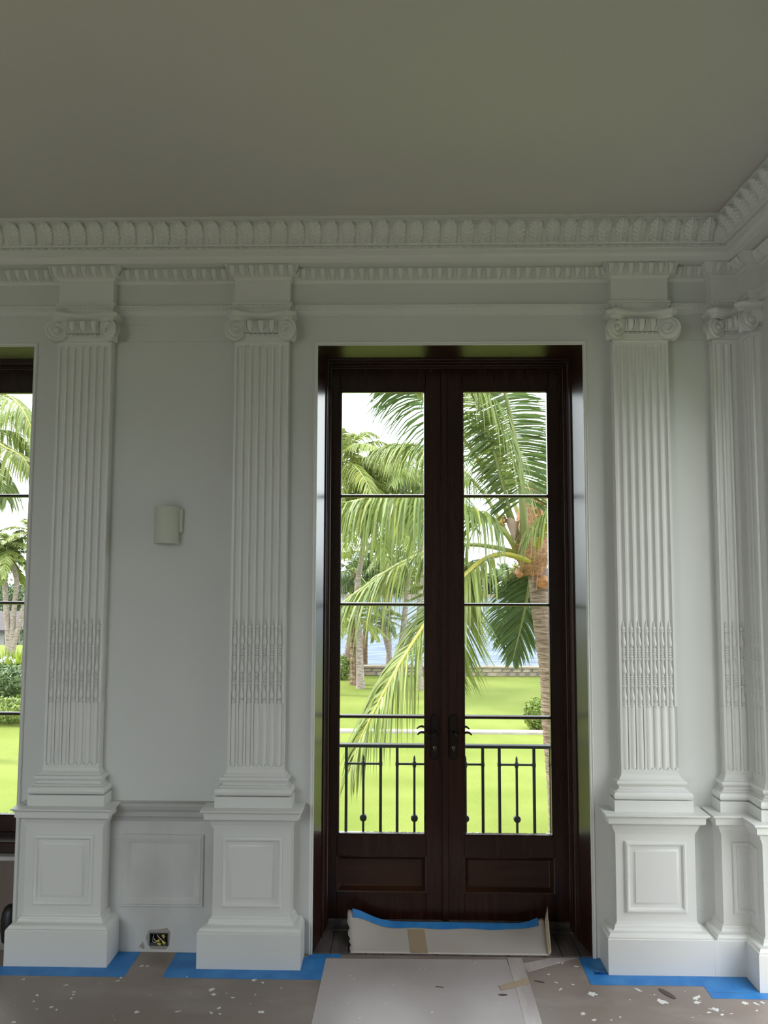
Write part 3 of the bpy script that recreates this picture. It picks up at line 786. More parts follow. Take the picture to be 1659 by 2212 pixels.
tape(recto(PX[0] + h + .001, xA, PF, -.004), 'blue masking tape on the wire box side of the first plinth')
xB = on_z(366, 2085)[0]; yB = on_z(550, 2115)[1]; xC = on_z(699, 2095)[0]
tape(recto(xB, PX[1] - h - .001, PF, -.004), 'blue masking tape beside the second plinth, facing the wire box')
tape(recto(xB, xC, yB, PF - .001), 'blue masking tape along the front of the plinth left of the French door')
tape(recto(PX[1] + h + .001, xC, PF, -.030), 'blue masking tape on the door side of the second plinth')
tape(recto(PX[1] + h + .02, on_z(738, 2064)[0], -.029, .001), 'short blue masking tape piece crossing the threshold edge')
xD = on_z(1264, 2100)[0]; yD = on_z(1400, 2129)[1]; xE = on_z(1529, 2143)[0]; yE = on_z(1600, 2158)[1]
tape(recto(xD, PX[2] - h - .001, PF, .001), 'blue masking tape on the door side of the plinth right of the door')
tape(recto(xD, xE, yD, PF - .001), 'blue masking tape along the front of the plinth right of the door')
tape(recto(xE, XR, yE, -.275), 'wide blue masking tape patch at the foot of the corner pilaster')
tape(recto(xE, XR - .151, -.272, PF - .001), 'blue masking tape tucked into the inside corner of the plinths')
# curled-up tag of tape
tg = MB(); q0 = on_z(1293, 2095)
tg.grid(lambda u, v: (q0[0] + .045 * (u - .5), q0[1] - .05 * v, .002 + .012 * v * v + .002 * math.sin(u * 7)), 6, 6)
thing(_obj('masking_tape', tg, 'tape'), 'small lifted corner of blue tape beside the right door casing', 'tape', GT)

# sheet of paper before the door, seam tape, tan tape
thing(_obj('paper_sheet', slab(px((704, 2071), (1094, 2074), (1150, 2212), (1190, 2330), (640, 2330), (673, 2212)), .0001, .0016), 'sheet', smooth=None), 'flat pinkish-grey protective paper sheet laid in front of the French door', 'paper sheet')
thing(_obj('packing_tape', slab(px((1095, 2071), (1127, 2070), (1150, 2142), (1171, 2212), (1205, 2330), (1165, 2330), (1135, 2212), (1113, 2130)), .0017, .0026), 'clear', smooth=None), 'strip of clear packing tape over the floor paper seam', 'tape')
thing(_obj('paper_tape', slab(px((1077, 2131), (1140, 2114), (1144, 2127), (1084, 2141)), .0027, .0034), 'tan', smooth=None), 'short tan paper tape strip across the clear seam tape', 'tape')
thing(_obj('paper_strip', slab(px((1127, 2082), (1192, 2069), (1250, 2069), (1140, 2100)), .0001, .0008), 'clear', smooth=None), 'pale paper sliver at the right end of the threshold edge', 'paper')
fk = MB()
FK = [(50, 2116, 9), (142, 2128, 10), (160, 2143, 7), (158, 2149, 7), (154, 2157, 7), (81, 2150, 10), (73, 2163, 5), (111, 2175, 8), (122, 2181, 6), (79, 2180, 5), (30, 2208, 9), (295, 2186, 10), (383, 2185, 12), (306, 2087, 7), (318, 2087, 5), (253, 2119, 10), (262, 2112, 8), (404, 2111, 6), (550, 2116, 12), (568, 2123, 7), (457, 2138, 13), (461, 2148, 12), (503, 2155, 9), (490, 2146, 4), (552, 2149, 6), (473, 2178, 8), (456, 2188, 10), (475, 2190, 8), (565, 2186, 12), (608, 2134, 4), (757, 2108, 4), (765, 2115, 4), (777, 2200, 5), (933, 2188, 8), (907, 2093, 4), (918, 2094, 4), (1027, 2080, 5), (1122, 2143, 5), (1207, 2080, 7), (1215, 2081, 6), (1245, 2088, 11), (1185, 2105, 6), (1202, 2123, 9), (1211, 2137, 10), (1238, 2127, 6), (1280, 2147, 18), (1260, 2190, 12), (1283, 2203, 10), (1380, 2139, 22), (1430, 2163, 22), (1405, 2149, 4), (1414, 2149, 6), (1480, 2142, 4), (1505, 2155, 22), (1506, 2166, 13), (1535, 2180, 9), (1545, 2181, 14), (1531, 2187, 11), (1610, 2167, 14), (1633, 2168, 14), (1648, 2166, 9), (1635, 2183, 8), (1496, 2198, 6), (1340, 2197, 6), (1320, 2203, 5), (1361, 2160, 4), (1560, 2192, 8), (1580, 2190, 6)]
for i in range(45): FK.append((random.uniform(0, 1659), random.uniform(2122, 2210), random.uniform(1.2, 3)))
for x, y, s in FK:
    c = on_z(x, y); r = s / 480 * .5; n = 13; an = random.uniform(-.9, .9); asp = random.uniform(.3, .95); ring = []
    for i in range(n):
        a = 2 * PI * i / n; rr = r * random.uniform(.5, 1.3)
        u, v = rr * math.cos(a), rr * math.sin(a) * asp
        ring.append((c[0] + u * math.cos(an) - v * math.sin(an), c[1] + u * math.sin(an) + v * math.cos(an)))
    z = .0021 if 680 < x < 1160 else .0005
    if z < .001 and c[1] > -.22: z = .0016
    zb = .0016 if z > .002 else .0001
    fk.loops([[(a, b, zb) for a, b in ring], [(a, b, z) for a, b in ring]], True, False, True)
stuff(thing(_obj('paint_flecks', fk, 'flake', smooth=None), 'scattered white paint flecks dried on the floor paper', 'paint flecks'))
dk = MB()
for x, y, sx, sy, a0 in ((1441, 2147, .014, .045, .5), (950, 2133, .02, .004, -.2), (1165, 2121, .022, .005, -.3), (1086, 2150, .02, .008, 0)):
    c = on_z(x, y); ring = [(c[0] + sx * math.cos(a) * math.cos(a0) - sy * math.sin(a) * math.sin(a0), c[1] + sx * math.cos(a) * math.sin(a0) + sy * math.sin(a) * math.cos(a0)) for a in [2 * PI * i / 10 for i in range(10)]]
    dk.loops([[(a, b, .0001) for a, b in ring], [(a, b, .0022) for a, b in ring]], True, False, True)
stuff(thing(_obj('floor_scuffs', dk, 'scuff', smooth=None), 'dark scuff marks torn in the floor paper', 'scuff marks'))

# curled paper on the threshold
CP0, CP1 = at_y(757, 2064, .0)[0], at_y(1187, 2064, .0)[0]
def paper_pt(u, v):
    wl = -.030 * v; wr_ = .016 * v
    x = CP0 + wl + (CP1 + wr_ - CP0 - wl) * u
    y = .006 + .232 * v - .012 * math.exp(-(u / .06) ** 2) * v
    z = .0065 + .030 * v ** 1.6 + .066 * v ** 1.4 * math.exp(-(u / .13) ** 2) + .034 * v ** 1.5 * math.exp(-((1 - u) / .07) ** 2) + .003 * math.sin(u * 9) * v * (1 - v)
    return (x, y, z)
mb = MB(); nu, nv = 46, 14
def jag(u, v):
    p = paper_pt(u, v)
    if u == 0: p = (p[0] + random.uniform(-.006, .006), p[1], p[2])
    return p
mb.grid(jag, nu, nv)
cpo = thing(_obj('curled_paper', mb, 'papertop'), 'torn sheet of protective paper curling up against the French door', 'paper sheet')
so_ = cpo.modifiers.new('thick', 'SOLIDIFY'); so_.thickness = .0014; so_.offset = -1
mb = MB(); mb.grid(lambda u, v: tuple(np.array(paper_pt(.025 + .945 * u, .84 + .16 * v + .02 * math.sin(u * 23) * (1 - v))) + np.array([0, -.001 - .010 * v * 0, .0022 + .006 * v])), 40, 5)
_obj('tape_edge', mb, 'tape', cpo)
mb = MB(); mb.grid(lambda u, v: tuple(np.array(paper_pt(.305 + .085 * u, .01 + .80 * v)) + np.array([0, -.0004, .0012])), 6, 12)
_obj('tan_tape', mb, 'tan', cpo)
# writing-like print on the paper is too faint to read; torn flap at its right end
mb = MB()
def flap(u, v):
    a = paper_pt(1., v); h_ = (.015 + .075 * v ** .8 * (1 - .12 * math.sin(v * 17)))
    return (a[0] - .004 + .012 * u * v + .012 * u, a[1] - .004, .008 + h_ * u + (a[2] - .008) * .3)
mb.grid(flap, 6, 14); f_ = _obj('torn_flap', mb, 'paperedge', cpo)
s2 = f_.modifiers.new('thick', 'SOLIDIFY'); s2.thickness = .0012

# electrical box
eb = thing(empty('electrical_box', (-1.113, 0, .058)), 'open black electrical box with loose wires low in the wall', 'electrical box')
ex, ez = .0425, .0275
bb = MB(); r0 = [(-ex, -ez), (ex, -ez), (ex, ez), (-ex, ez)]
bb.loops([[(x, -.006, z) for x, z in r0], [(x * .93, -.006, z * .9) for x, z in r0], [(x * .93, .075, z * .9) for x, z in r0]], True, False, True)
bb.loops([[(x, .08, z) for x, z in r0], [(x, -.006, z) for x, z in r0]], True, True, False)
bb.cbox(-ex * .95, ex * 1.02, -.012, .0, -ez, -ez + .013, .003)
_obj('box_body', bb, 'boxgrey', eb, smooth=None)
for pts, m_ in (([(-.030, .04, .02), (-.032, -.002, .006), (-.020, -.008, -.004), (-.006, -.008, -.006)], 'wirew'),
               ([(-.026, .04, .016), (-.010, -.004, .013), (.008, -.009, .008), (.020, -.008, -.006)], 'wirew'),
               ([(-.038, .03, -.002), (-.034, -.006, -.014), (-.018, -.009, -.015), (-.006, -.009, -.008)], 'wirew'),
               ([(-.02, .04, .022), (.0, -.003, .018), (.018, -.008, .010), (.030, -.004, -.002)], 'wirer'),
               ([(-.03, .03, .004), (-.012, .0, .004), (.004, -.004, -.002), (.014, .002, -.012)], 'wirer'),
               ([(-.012, .04, .021), (.010, 0, .021), (.024, -.003, .016), (.034, .02, .004)], 'black')):
    P = [np.array(q) for q in pts]; sm = []
    for t in np.linspace(0, 1, 14):
        b = [(1 - t) ** 3, 3 * t * (1 - t) ** 2, 3 * t * t * (1 - t), t ** 3]; sm.append(sum(bi * pi for bi, pi in zip(b, P)))
    _obj('wire', MB().tube(sm, .0019, 6), m_, eb, smooth=60)
for a, b in (((-.006, -.010, -.005), (.008, -.012, -.001)), ((-.002, -.013, -.013), (.014, -.016, -.018)), ((.018, -.010, -.004), (.033, -.012, -.016)), ((.016, -.002, .019), (.028, -.006, .010))):
    a, b = np.array(a), np.array(b)
    _obj('wire_nut', MB().tube([a, a + (b - a) * .25, a + (b - a) * .9, b], [.0035, .0048, .0065, .0055], 8), 'nut', eb, smooth=40)
pl = MB()
for ring in ([(-1.175, .066), (-1.160, .098), (-1.12, .100), (-1.075, .108), (-1.060, .090), (-1.065, .03), (-1.08, .012), (-1.15, .014), (-1.165, .034)],):
    n = len(ring); inner = [(max(-1.156, min(-1.070, x * .93 - 1.113 * .07)), max(.030, min(.086, z * .8 + .058 * .2))) for x, z in ring]
    pl.loops([[(x, -.0013, z) for x, z in ring], [(x, -.0030, z) for x, z in inner]], True)
pl.add([(-1.205, -.0016, .022), (-1.188, -.0024, .045), (-1.178, -.0024, .020), (-1.182, -.0016, .012)], [(0, 3, 2, 1)])
_o = _obj('plaster_patch', pl, 'smudge', None, smooth=None); _o['label'] = 'chipped grey plaster patch around the wire box'; _o['kind'] = 'structure'; _o['category'] = 'plaster'

# wall sconce
sx0, sx1 = at_y(330, 1130, -.055)[0], at_y(382, 1130, -.055)[0]; sxc = (sx0 + sx1) / 2; shw = (sx1 - sx0) / 2
sn = thing(empty('wall_sconce', (sxc, 0, 1.876)), 'small cream half-round wall sconce between the two left pilasters', 'wall light')
mb = MB(); ring = lambda r, z: [(r * math.cos(a), -.018 + 1.45 * r * math.sin(a), z) for a in [PI + PI * i / 24 for i in range(25)]]
mb.loops([ring(shw - .004, .002), ring(shw - .004, 0), ring(shw, 0), ring(shw, .173), ring(shw - .004, .173), ring(shw - .004, .002)], False)
_obj('shade', mb, 'sconce', sn, smooth=40)
mb = MB(); mb.cbox(-.045, shw + .014, -.026, .0, .052, .165, .003); _obj('back_plate', mb, 'sconce', sn, smooth=None)

# rounded black container in the window recess
bc = MB().lathe([(.0, 0), (.030, 0), (.036, .003), (.040, .03), (.043, .07), (.042, .105), (.037, .135), (.028, .155), (.014, .166), (.0, .169)], 20)
thing(_obj('black_container', bc, 'black', None, loc=(-1.850, .085, 0)), 'rounded black plastic container standing below the side window', 'container')

# pencil marks and hairline joints on the walls
mk = MB()
for (x0_, z0_, x1_, z1_) in ((PX[0] + .16, 2.861, PX[1] - .16, 2.861), (PX[0] + .16, 2.946, PX[0] + .30, 2.946), (1.30, 2.861, 1.46, 2.861)):
    mk.box(x0_, x1_, -.0006, .001, z0_ - .0006, z0_ + .0006)
mk2 = MB()
for a, b in (((1513, 1884), (1518, 1893)), ((1521, 1883), (1517, 1906)), ((1511, 1967), (1524, 1969)), ((458, 1688), (470, 1686)), ((458, 1705), (457, 1718)), ((243, 1812), (262, 1814)), ((450, 1801), (456, 1802))):
    p, q = at_y(*a, -.0), at_y(*b, -.0); d = q - p; n_ = np.array([-d[2], 0, d[0]]); n_ = n_ / np.linalg.norm(n_) * .0005
    yy = np.array([0, -.0016, 0])
    mk2.add([p - n_ + yy, q - n_ + yy, q + n_ + yy, p + n_ + yy], [(0, 1, 2, 3)])
_o = _obj('joint_line', mk, 'mark', wb, smooth=None)
_o = _obj('pencil_marks', mk2, 'mark', wb, smooth=None); stuff(_o)

# ------------------------------------------------------------------ balcony railing
YRL = .55
rl = thing(empty('balcony_railing', (.233, YRL, 0)), 'black wrought iron balcony railing outside the French door', 'railing')
RX = lambda x: x - .233
_obj('top_rail', MB().cbox(RX(-.60), RX(1.10), -.018, .018, .808, .826, .003), 'iron', rl, smooth=None)
_obj('bottom_rail', MB().cbox(RX(-.60), RX(1.10), -.014, .014, .06, .08, .003), 'iron', rl, smooth=None)
b0 = -.293; per = .2723
for kk in range(-1, 5):
    xa = b0 + kk * per; xb = xa + .184; xm = (xa + xb) / 2
    for q in (xa, xb):
        if -.6 < q < 1.1:
            _obj('baluster', MB().cbox(RX(q) - .0075, RX(q) + .0075, -.0075, .0075, .08, .810, .001), 'iron', rl, smooth=None)
            _obj('collar', MB().cbox(RX(q) - .0095, RX(q) + .0095, -.0095, .0095, .712, .730, .002), 'iron', rl, smooth=None)
    if -.6 < xa and xb < 1.1:
        _obj('crossbar', MB().cbox(RX(xa), RX(xb), -.005, .005, .716, .726, .001), 'iron', rl, smooth=None)
        sp = MB().cbox(RX(xm) - .006, RX(xm) + .006, -.006, .006, .08, .720, .001)
        sp.lathe([(.0, .700), (.008, .704), (.0105, .712), (.0105, .728), (.008, .736), (.0055, .738), (.0062, .748), (.004, .760), (.0, .768)], 8, (RX(xm), 0, 0))
        _obj('spindle', sp, 'iron', rl, smooth=40)
        md = MB().tube([(RX(xm), -.012, .440), (RX(xm), -.010, .440), (RX(xm), .010, .440), (RX(xm), .012, .440)], [.015, .0185, .0185, .015], 18)
        _obj('medallion', md, 'iron', rl, smooth=40)
for q in (-.60, 1.10):
    _obj('return_bar', MB().cbox(RX(q) - .008, RX(q) + .008, -.17, .018, .80, .826, .001), 'iron', rl, smooth=None)
    _obj('return_bar', MB().cbox(RX(q) - .008, RX(q) + .008, -.17, .018, .06, .08, .001), 'iron', rl, smooth=None)

# ------------------------------------------------------------------ outdoors
GZ = -3.0
lw = MB().grid(lambda u, v: (-70 + 140 * u, TH - 20 + v * 51.9, GZ), 15, 12)
struct(_obj('ground_1', lw, 'lawn', smooth=None), 'bright green lawn sloping to the water wall', 'lawn')
struct(_obj('ground_2', MB().box(-90, -9, 31.9, 45, GZ - 1.6, GZ), 'lawn', smooth=None), 'garden ground behind the hedges', 'lawn')
struct(_obj('ground_3', MB().box(-90, -9, 45, 130, GZ - 1.8, GZ - 1.3), 'lawn', smooth=None), 'lower garden ground around the house', 'lawn')
bs = MB().box(XL - .6, XR + .6, YB - .6, TH, GZ, -.12); struct(_obj('wall_base', bs, 'render2', smooth=None), 'building wall below the room', 'wall')
thing(_obj('garden_path', MB().box(-7, 9, 19.30, 19.66, GZ, GZ + .06), 'path', smooth=None), 'narrow pale stone path crossing the lawn', 'path')
wt = MB().grid(lambda u, v: (-160 + 340 * u, 32.4 + 230 * v, GZ - 1.0), 3, 3)
stuff(thing(_obj('water', wt, 'water', smooth=None), 'pale blue rippled water beyond the stone wall', 'water'))
# stone wall
sw = thing(empty('stone_wall', (0, 31.7, GZ)), 'low dry stone wall between lawn and water', 'stone wall')
_obj('wall_core', MB().box(-9.5, 12, .06, .50, -1.2, .36), 'mortar', sw, smooth=None)
_obj('coping', MB().box(-9.6, 12.1, -.03, .56, .36, .43), 'stone2', sw, smooth=None)
smeshes = []
for i in range(6):
    mb = MB(); hw, hh = random.uniform(.17, .25), random.uniform(.075, .09)
    ol = [(-hw, -hh), (hw * .6, -hh * 1.05), (hw, -hh * .6), (hw * .95, hh), (-hw * .5, hh * .95), (-hw, hh * .5)]
    ol = [(a + random.uniform(-.02, .02), b + random.uniform(-.01, .01)) for a, b in ol]
    mb.loops([[(a, .12, b) for a, b in ol], [(a, .02, b) for a, b in ol], [(a * .85, -.02, b * .8) for a, b in ol]], True, False, True)
    me = mb.mesh('stone', None); me.materials.append(M['stone' if i % 2 else 'stone2']); smeshes.append(me)
for row in range(2):
    x = -3.6 + row * .2
    while x < 6.6:
        link('stone', random.choice(smeshes), None, sw, loc=(x, .04, .09 + row * .18), sc_=(random.uniform(.85, 1.1), 1, random.uniform(.95, 1.1))); x += random.uniform(.40, .50)
# rocks left of the wall
for i in range(9):
    c = on_z(745 + i * 11 + random.uniform(-3, 3), 1448, GZ); mb = MB(); k = 10
    rr = random.uniform(.45, .65) * (1.2 if i < 5 else .7)
    mb.lathe([(rr * math.sin(PI * j / 6) * random.uniform(.85, 1.1), rr * .8 * (1 - math.cos(PI * j / 6)) / 1.0) for j in range(7)], 7)
    mb.v = [(a * random.uniform(.85, 1.1), b * random.uniform(.85, 1.1), c_) for a, b, c_ in mb.v]
    thing(_obj('rock', mb, 'stone' if i % 2 else 'stone2', None, smooth=None, loc=(c[0] , 33.4 + (i % 3) * .6, GZ - 1.05)), 'rough brown boulder heaped behind the stone wall', 'rock', 'boulders at the water edge')

def leafcloud(centre, rad, n, size, hollow=.55, tint=.25, flat=1.):
    """ellipsoid shell of small leaf quads"""
    d = rng.normal(size=(n, 3)); d /= np.linalg.norm(d, axis=1)[:, None]
    r = hollow + (1 - hollow) * rng.random(n) ** .5; r *= 1 + .14 * np.sin(d[:, 0] * 7 + d[:, 2] * 5) * np.cos(d[:, 1] * 6)
    P = d * r[:, None] * np.array(rad) + np.array(centre)
    N = d + rng.normal(scale=.6, size=(n, 3)); N /= np.linalg.norm(N, axis=1)[:, None]
    A = np.cross(N, rng.normal(size=(n, 3))); A /= np.linalg.norm(A, axis=1)[:, None]; B = np.cross(N, A)
    s = size * (.6 + .8 * rng.random(n))[:, None]
    V = np.stack([P - A * s, P + B * s * .45, P + A * s, P - B * s * .45], 1).reshape(-1, 3)
    F = np.arange(4 * n).reshape(-1, 4)
    t = 1 + rng.normal(scale=tint, size=(n, 1)); t = np.clip(t, .45, 1.7); y = rng.random((n, 1))
    C = np.concatenate([t * (1 + .25 * y), t * (1 + .05 * y), t * (1 - .2 * y), np.ones((n, 1))], 1)
    mb = MB(); mb.v = [tuple(q) for q in V]; mb.f = [tuple(q) for q in F]; mb.c = np.repeat(C, 4, 0); return mb
def bush(name, px_, gz, rad, n, size, m, label, cat='shrub', group=None):
    c = on_z(*px_, gz); o = thing(empty(name, (c[0], c[1], gz)), label, cat, group)
    _obj('foliage', leafcloud((0, 0, rad[2] * .95), rad, n, size), m, o, smooth=None)
    st = MB()
    for i in range(5):
        a = i * 1.3; st.tube([(0.05 * math.cos(a), .05 * math.sin(a), 0), (rad[0] * .35 * math.cos(a), rad[1] * .35 * math.sin(a), rad[2] * 1.1)], [.03, .012], 5)
    _obj('stem', st, 'trunkb', o); return o

def spline(P, n):
    P = [np.array(q, float) for q in P]; P = [2 * P[0] - P[1]] + P + [2 * P[-1] - P[-2]]; out = []; m = len(P) - 3
    for i in range(n):
        t = i / (n - 1) * m; k = min(int(t), m - 1); f = t - k; a, b, c, d = P[k:k + 4]
        out.append(.5 * ((2 * b) + (c - a) * f + (2 * a - 5 * b + 4 * c - d) * f * f + (3 * b - a - 3 * c + d) * f ** 3))
    return np.array(out)
def frond(parent, pts, L0, n=70, w=.022, droop=.6, r0=.03, rm='rachis', lm='leaf', bare=.14, tint=.16, side0=None, yellow=0., ang=(40, 62), split=0.):
    n = int(n * 1.35); w = w * .8
    c = spline(pts, 40); tl = np.linspace(r0, r0 * .18, 40)
    ra = _obj('frond', MB().tube(list(c), list(tl), 6, True), rm, parent, smooth=60)
    T = np.gradient(c, axis=0); T /= np.linalg.norm(T, axis=1)[:, None]
    S = np.zeros_like(T); s0 = np.cross(T[0], [0, 0, 1.]) if side0 is None else np.array(side0, float)
    for i in range(40):
        s0 = s0 - T[i] * (s0 @ T[i]); s0 /= np.linalg.norm(s0); S[i] = s0
    V = []; F = []; C = []
    for sd in (-1, 1):
        for k in range(n):
            t = bare + (1 - bare) * (k + random.random() * .6) / n; t = min(t, .999)
            i = t * 39; lo = int(i); f = i - lo; p = c[lo] * (1 - f) + c[min(39, lo + 1)] * f; Tt, Ss = T[lo], S[lo]; Nn = np.cross(Ss, Tt)
            if Nn[2] < 0: Nn = -Nn
            q = (t - bare) / (1 - bare)
            L = L0 * (.55 + .45 * math.sin(PI * min(1., .25 + q * .62))) * (1 - .62 * max(0, q - .55) / .45) * random.uniform(.85, 1.08)
            a = math.radians(ang[0] * q + ang[1] * (1 - q) + random.uniform(-6, 6))
            d = Ss * sd * math.sin(a) + Tt * math.cos(a) + Nn * random.uniform(.0, .25); d /= np.linalg.norm(d)
            wd = np.cross(d, Nn); wd /= np.linalg.norm(wd); wd = wd * .8 + Nn * random.uniform(-.6, .6); wd /= np.linalg.norm(wd)
            o = len(V); dr = droop * random.uniform(.75, 1.25); tt = 1 + random.gauss(0, tint)
            yl = yellow * random.random() + (.35 if random.random() < .06 else 0)
            for s in (0, .25, .5, .75, 1.):
                z = np.array([0, 0, -1.]) * L * dr * s * s; pos = p + d * L * s * (1 - .35 * dr * s) + z
                ww = w * (.55 + 1.2 * s * (1 - s) * 2) * (1.02 - s ** 3) * .5
                V += [pos - wd * ww, pos + wd * ww]
                g = tt * (1 + .15 * (1 - s))
                C += [(g * (1 + .9 * yl), g * (1 + .35 * yl), g * (1 - .3 * yl), 1)] * 2
            for s in range(4): F.append((o + 2 * s, o + 2 * s + 1, o + 2 * s + 3, o + 2 * s + 2))
    mb = MB(); mb.v = [tuple(q) for q in V]; mb.f = F; mb.c = np.array(C)
    stuff(_obj('leaflets', mb, lm, ra, smooth=None)); return ra
def trunk(parent, pts, r0, r1, m, rings=0., n=14, k=40):
    c = spline(pts, k); rr = [r0 + (r1 - r0) * i / (k - 1) for i in range(k)]
    rr = [r * (1 + .35 * math.exp(-i / 2.2) + (rings * (1 if i % 2 else -1))) for i, r in enumerate(rr)]
    return _obj('trunk', MB().tube(list(c), rr, n), m, parent, smooth=None if rings else 60)
def palm(label, base, pts, r0, r1, tm, fl_n, fl_len, lf_len, lm='leaf', seed=0, elev=(70, -35), n=46, w=.05, group=None, rm='rachis', rings=0., droop=.5):
    """palm with a random crown; pts relative to base, last point is the crown"""
    st = random.getstate(); random.seed(seed)
    t = thing(empty('palm_tree', tuple(base)), label, 'palm tree', group)
    trunk(t, pts, r0, r1, tm, rings, 10, 26)
    top = np.array(pts[-1])
    for i in range(fl_n):
        az = i * 2.399 + random.uniform(-.3, .3); f = i / max(1, fl_n - 1); el = math.radians(elev[0] + (elev[1] - elev[0]) * f + random.uniform(-8, 8))
        L = fl_len * random.uniform(.85, 1.1); d = np.array([math.cos(az) * math.cos(el), math.sin(az) * math.cos(el), math.sin(el)])
        ps = [top + d * L * s + np.array([0, 0, -1.]) * L * .55 * s ** 2.2 * (1.0 if el > -.2 else .5) for s in (0, .2, .4, .6, .8, 1.)]
        frond(t, ps, lf_len, n, w, droop, r1 * .28, rm, lm)
    random.setstate(st); return t
def pd(x, y, d): return CAM + ray(x, y) * d           # pixel at forward depth d

# ---- big coconut palm right of the door view
BPb = pd(1216, 1811, 13.5); BPb[2] = GZ
bp = thing(empty('palm_tree', tuple(BPb)), 'large coconut palm with ringed trunk and orange fibre close behind the railing', 'palm tree')
rel = lambda q: np.array(q) - BPb
trunk(bp, [(0, 0, 0), rel(pd(1208, 1700, 13.5)), rel(pd(1196, 1560, 13.55)), rel(pd(1189, 1450, 13.6)), rel(pd(1172, 1330, 13.6)), rel(pd(1163, 1250, 13.6)), rel(pd(1155, 1195, 13.6))], .22, .165, 'trunk', .025, 18, 90)
fb = MB(); c0 = rel(pd(1150, 1165, 13.6))
fb.lathe([(.0, -.66), (.18, -.64), (.24, -.48), (.30, -.32), (.32, -.12), (.29, .12), (.24, .40), (.16, .75), (.07, 1.0), (0, 1.05)], 12, tuple(c0))
fb.v = [(a + .03 * math.sin(c * 19 + b * 11), b + .03 * math.cos(c * 23), c) for a, b, c in fb.v]
_obj('fibre_crown', fb, 'fibre', bp, smooth=None)
fn_ = MB()
for i in range(170):                         # loose hanging fibres
    a = random.uniform(0, 2 * PI); z = random.uniform(-.6, .4); r = .29
    p = c0 + np.array([math.cos(a) * r, math.sin(a) * r - .05, z]); q = p + np.array([math.cos(a) * .18 + random.uniform(-.1, .1), math.sin(a) * .15, random.uniform(-.35, .05)])
    fn_.tube([p, (p + q) / 2 + np.array([0, 0, .04]), q], [.007, .005, .002], 4)
stuff(_obj('loose_fibre', fn_, 'fibre', bp))
for (bx, by, s, rot) in ((1174, 1258, .19, 0), (1122, 1240, .09, .4)):     # cut frond stubs
    c = rel(pd(bx, by, 13.35)); mb = MB(); mb.tube([c + np.array([0, .15, .04]), c, c + np.array([-.02, -.10, -.03])], [s * .7, s * .68, s * .58], 10, True, .7); _obj('cut_stub', mb, 'stub', bp, smooth=40)
br_ = MB()                                   # pale bract
A = rel(pd(1092, 1125, 13.3)); B = rel(pd(1124, 1120, 13.25)); Cc = rel(pd(1110, 1175, 13.3))
br_.grid(lambda u, v: tuple(A * (1 - u) * (1 - v) + B * u * (1 - v) + Cc * v + np.array([0, -.10 * math.sin(PI * u) * (1 - v), .05 * math.sin(PI * u * 2) * (1 - v)])), 8, 8)
_obj('bract', br_, 'bract', bp)
for (fx, fy, s) in ((1080, 1133, .11), (1086, 1122, .08), (1170, 1100, .17), (1182, 1085, .14)):
    c = rel(pd(fx, fy, 13.3)); mb = leafcloud(tuple(c), (s, s, s * 1.1), 160, .03, .3, .2); _obj('flower_cluster', mb, 'flower', bp, smooth=None)
Q = lambda *a: [rel(pd(x, y, d)) for x, y, d in a]
UP = np.array([1., 0, 0])
frond(bp, Q((1136, 1185, 13.4), (1130, 1110, 13.1), (1123, 1010, 12.8), (1108, 930, 12.5), (1090, 845, 12.2), (1066, 770, 12.0)), .95, 90, .042, .20, .078, 'rachisg', 'leafd', .26, side0=(1, 0, 0), ang=(86, 118), yellow=.25)
frond(bp, Q((1080, 1200, 13.0), (1030, 1215, 12.8), (996, 1250, 12.7), (980, 1310, 12.6), (970, 1390, 12.6), (966, 1470, 12.6)), 1.35, 70, .045, .12, .03, 'rachisy', 'leaf', .25, side0=(1, 0, 0), ang=(38, 62), yellow=.3)
frond(bp, Q((1110, 1180, 13.6), (1040, 1060, 13.8), (960, 985, 14.0), (880, 960, 14.2), (800, 975, 14.4)), 1.1, 80, .042, .8, .045, 'rachis', 'leaf', .3, ang=(45, 70), yellow=.3)
frond(bp, Q((1165, 1222, 13.5), (1120, 1204, 13.2), (1080, 1197, 12.9), (1040, 1212, 12.6), (1000, 1247, 12.3), (955, 1298, 12.0), (918, 1348, 11.8), (860, 1440, 11.5), (812, 1530, 11.3), (778, 1600, 11.2), (757, 1665, 11.1)), 1.15, 105, .045, .75, .055, 'rachisy', 'leaf', .24, yellow=.35, ang=(32, 50))
frond(bp, Q((1125, 1196, 13.6), (1060, 1181, 13.4), (1000, 1177, 13.2), (918, 1194, 13.0), (850, 1226, 12.8), (790, 1266, 12.7), (735, 1306, 12.6), (700, 1335, 12.6)), 1.05, 92, .042, .85, .05, 'rachis', 'leaf', .26, ang=(35, 55), yellow=.25)
frond(bp, Q((1115, 1190, 13.5), (1095, 1155, 13.2), (1060, 1125, 12.9), (1000, 1097, 12.6), (918, 1078, 12.3), (830, 1073, 12.1), (740, 1088, 12.0), (690, 1110, 12.0)), 1.10, 95, .045, 1.15, .055, 'rachis', 'leaf', .28, yellow=.15, ang=(45, 65))
frond(bp, Q((1128, 1175, 13.5), (1104, 1110, 13.2), (1085, 1040, 12.9), (1060, 950, 12.6), (1030, 870, 12.3), (985, 815, 12.1), (930, 800, 12.0)), 1.15, 92, .042, 1.0, .045, 'rachisg', 'leaf', .30, yellow=.3, ang=(50, 70))
frond(bp, Q((1120, 1175, 13.5), (1085, 1085, 13.2), (1010, 960, 12.9), (918, 868, 12.6), (876, 832, 12.5), (820, 805, 12.4)), 1.3, 62, .042, .5, .045, 'rachis', 'leafd', .35, ang=(45, 78), side0=(.7, 0, -.7))
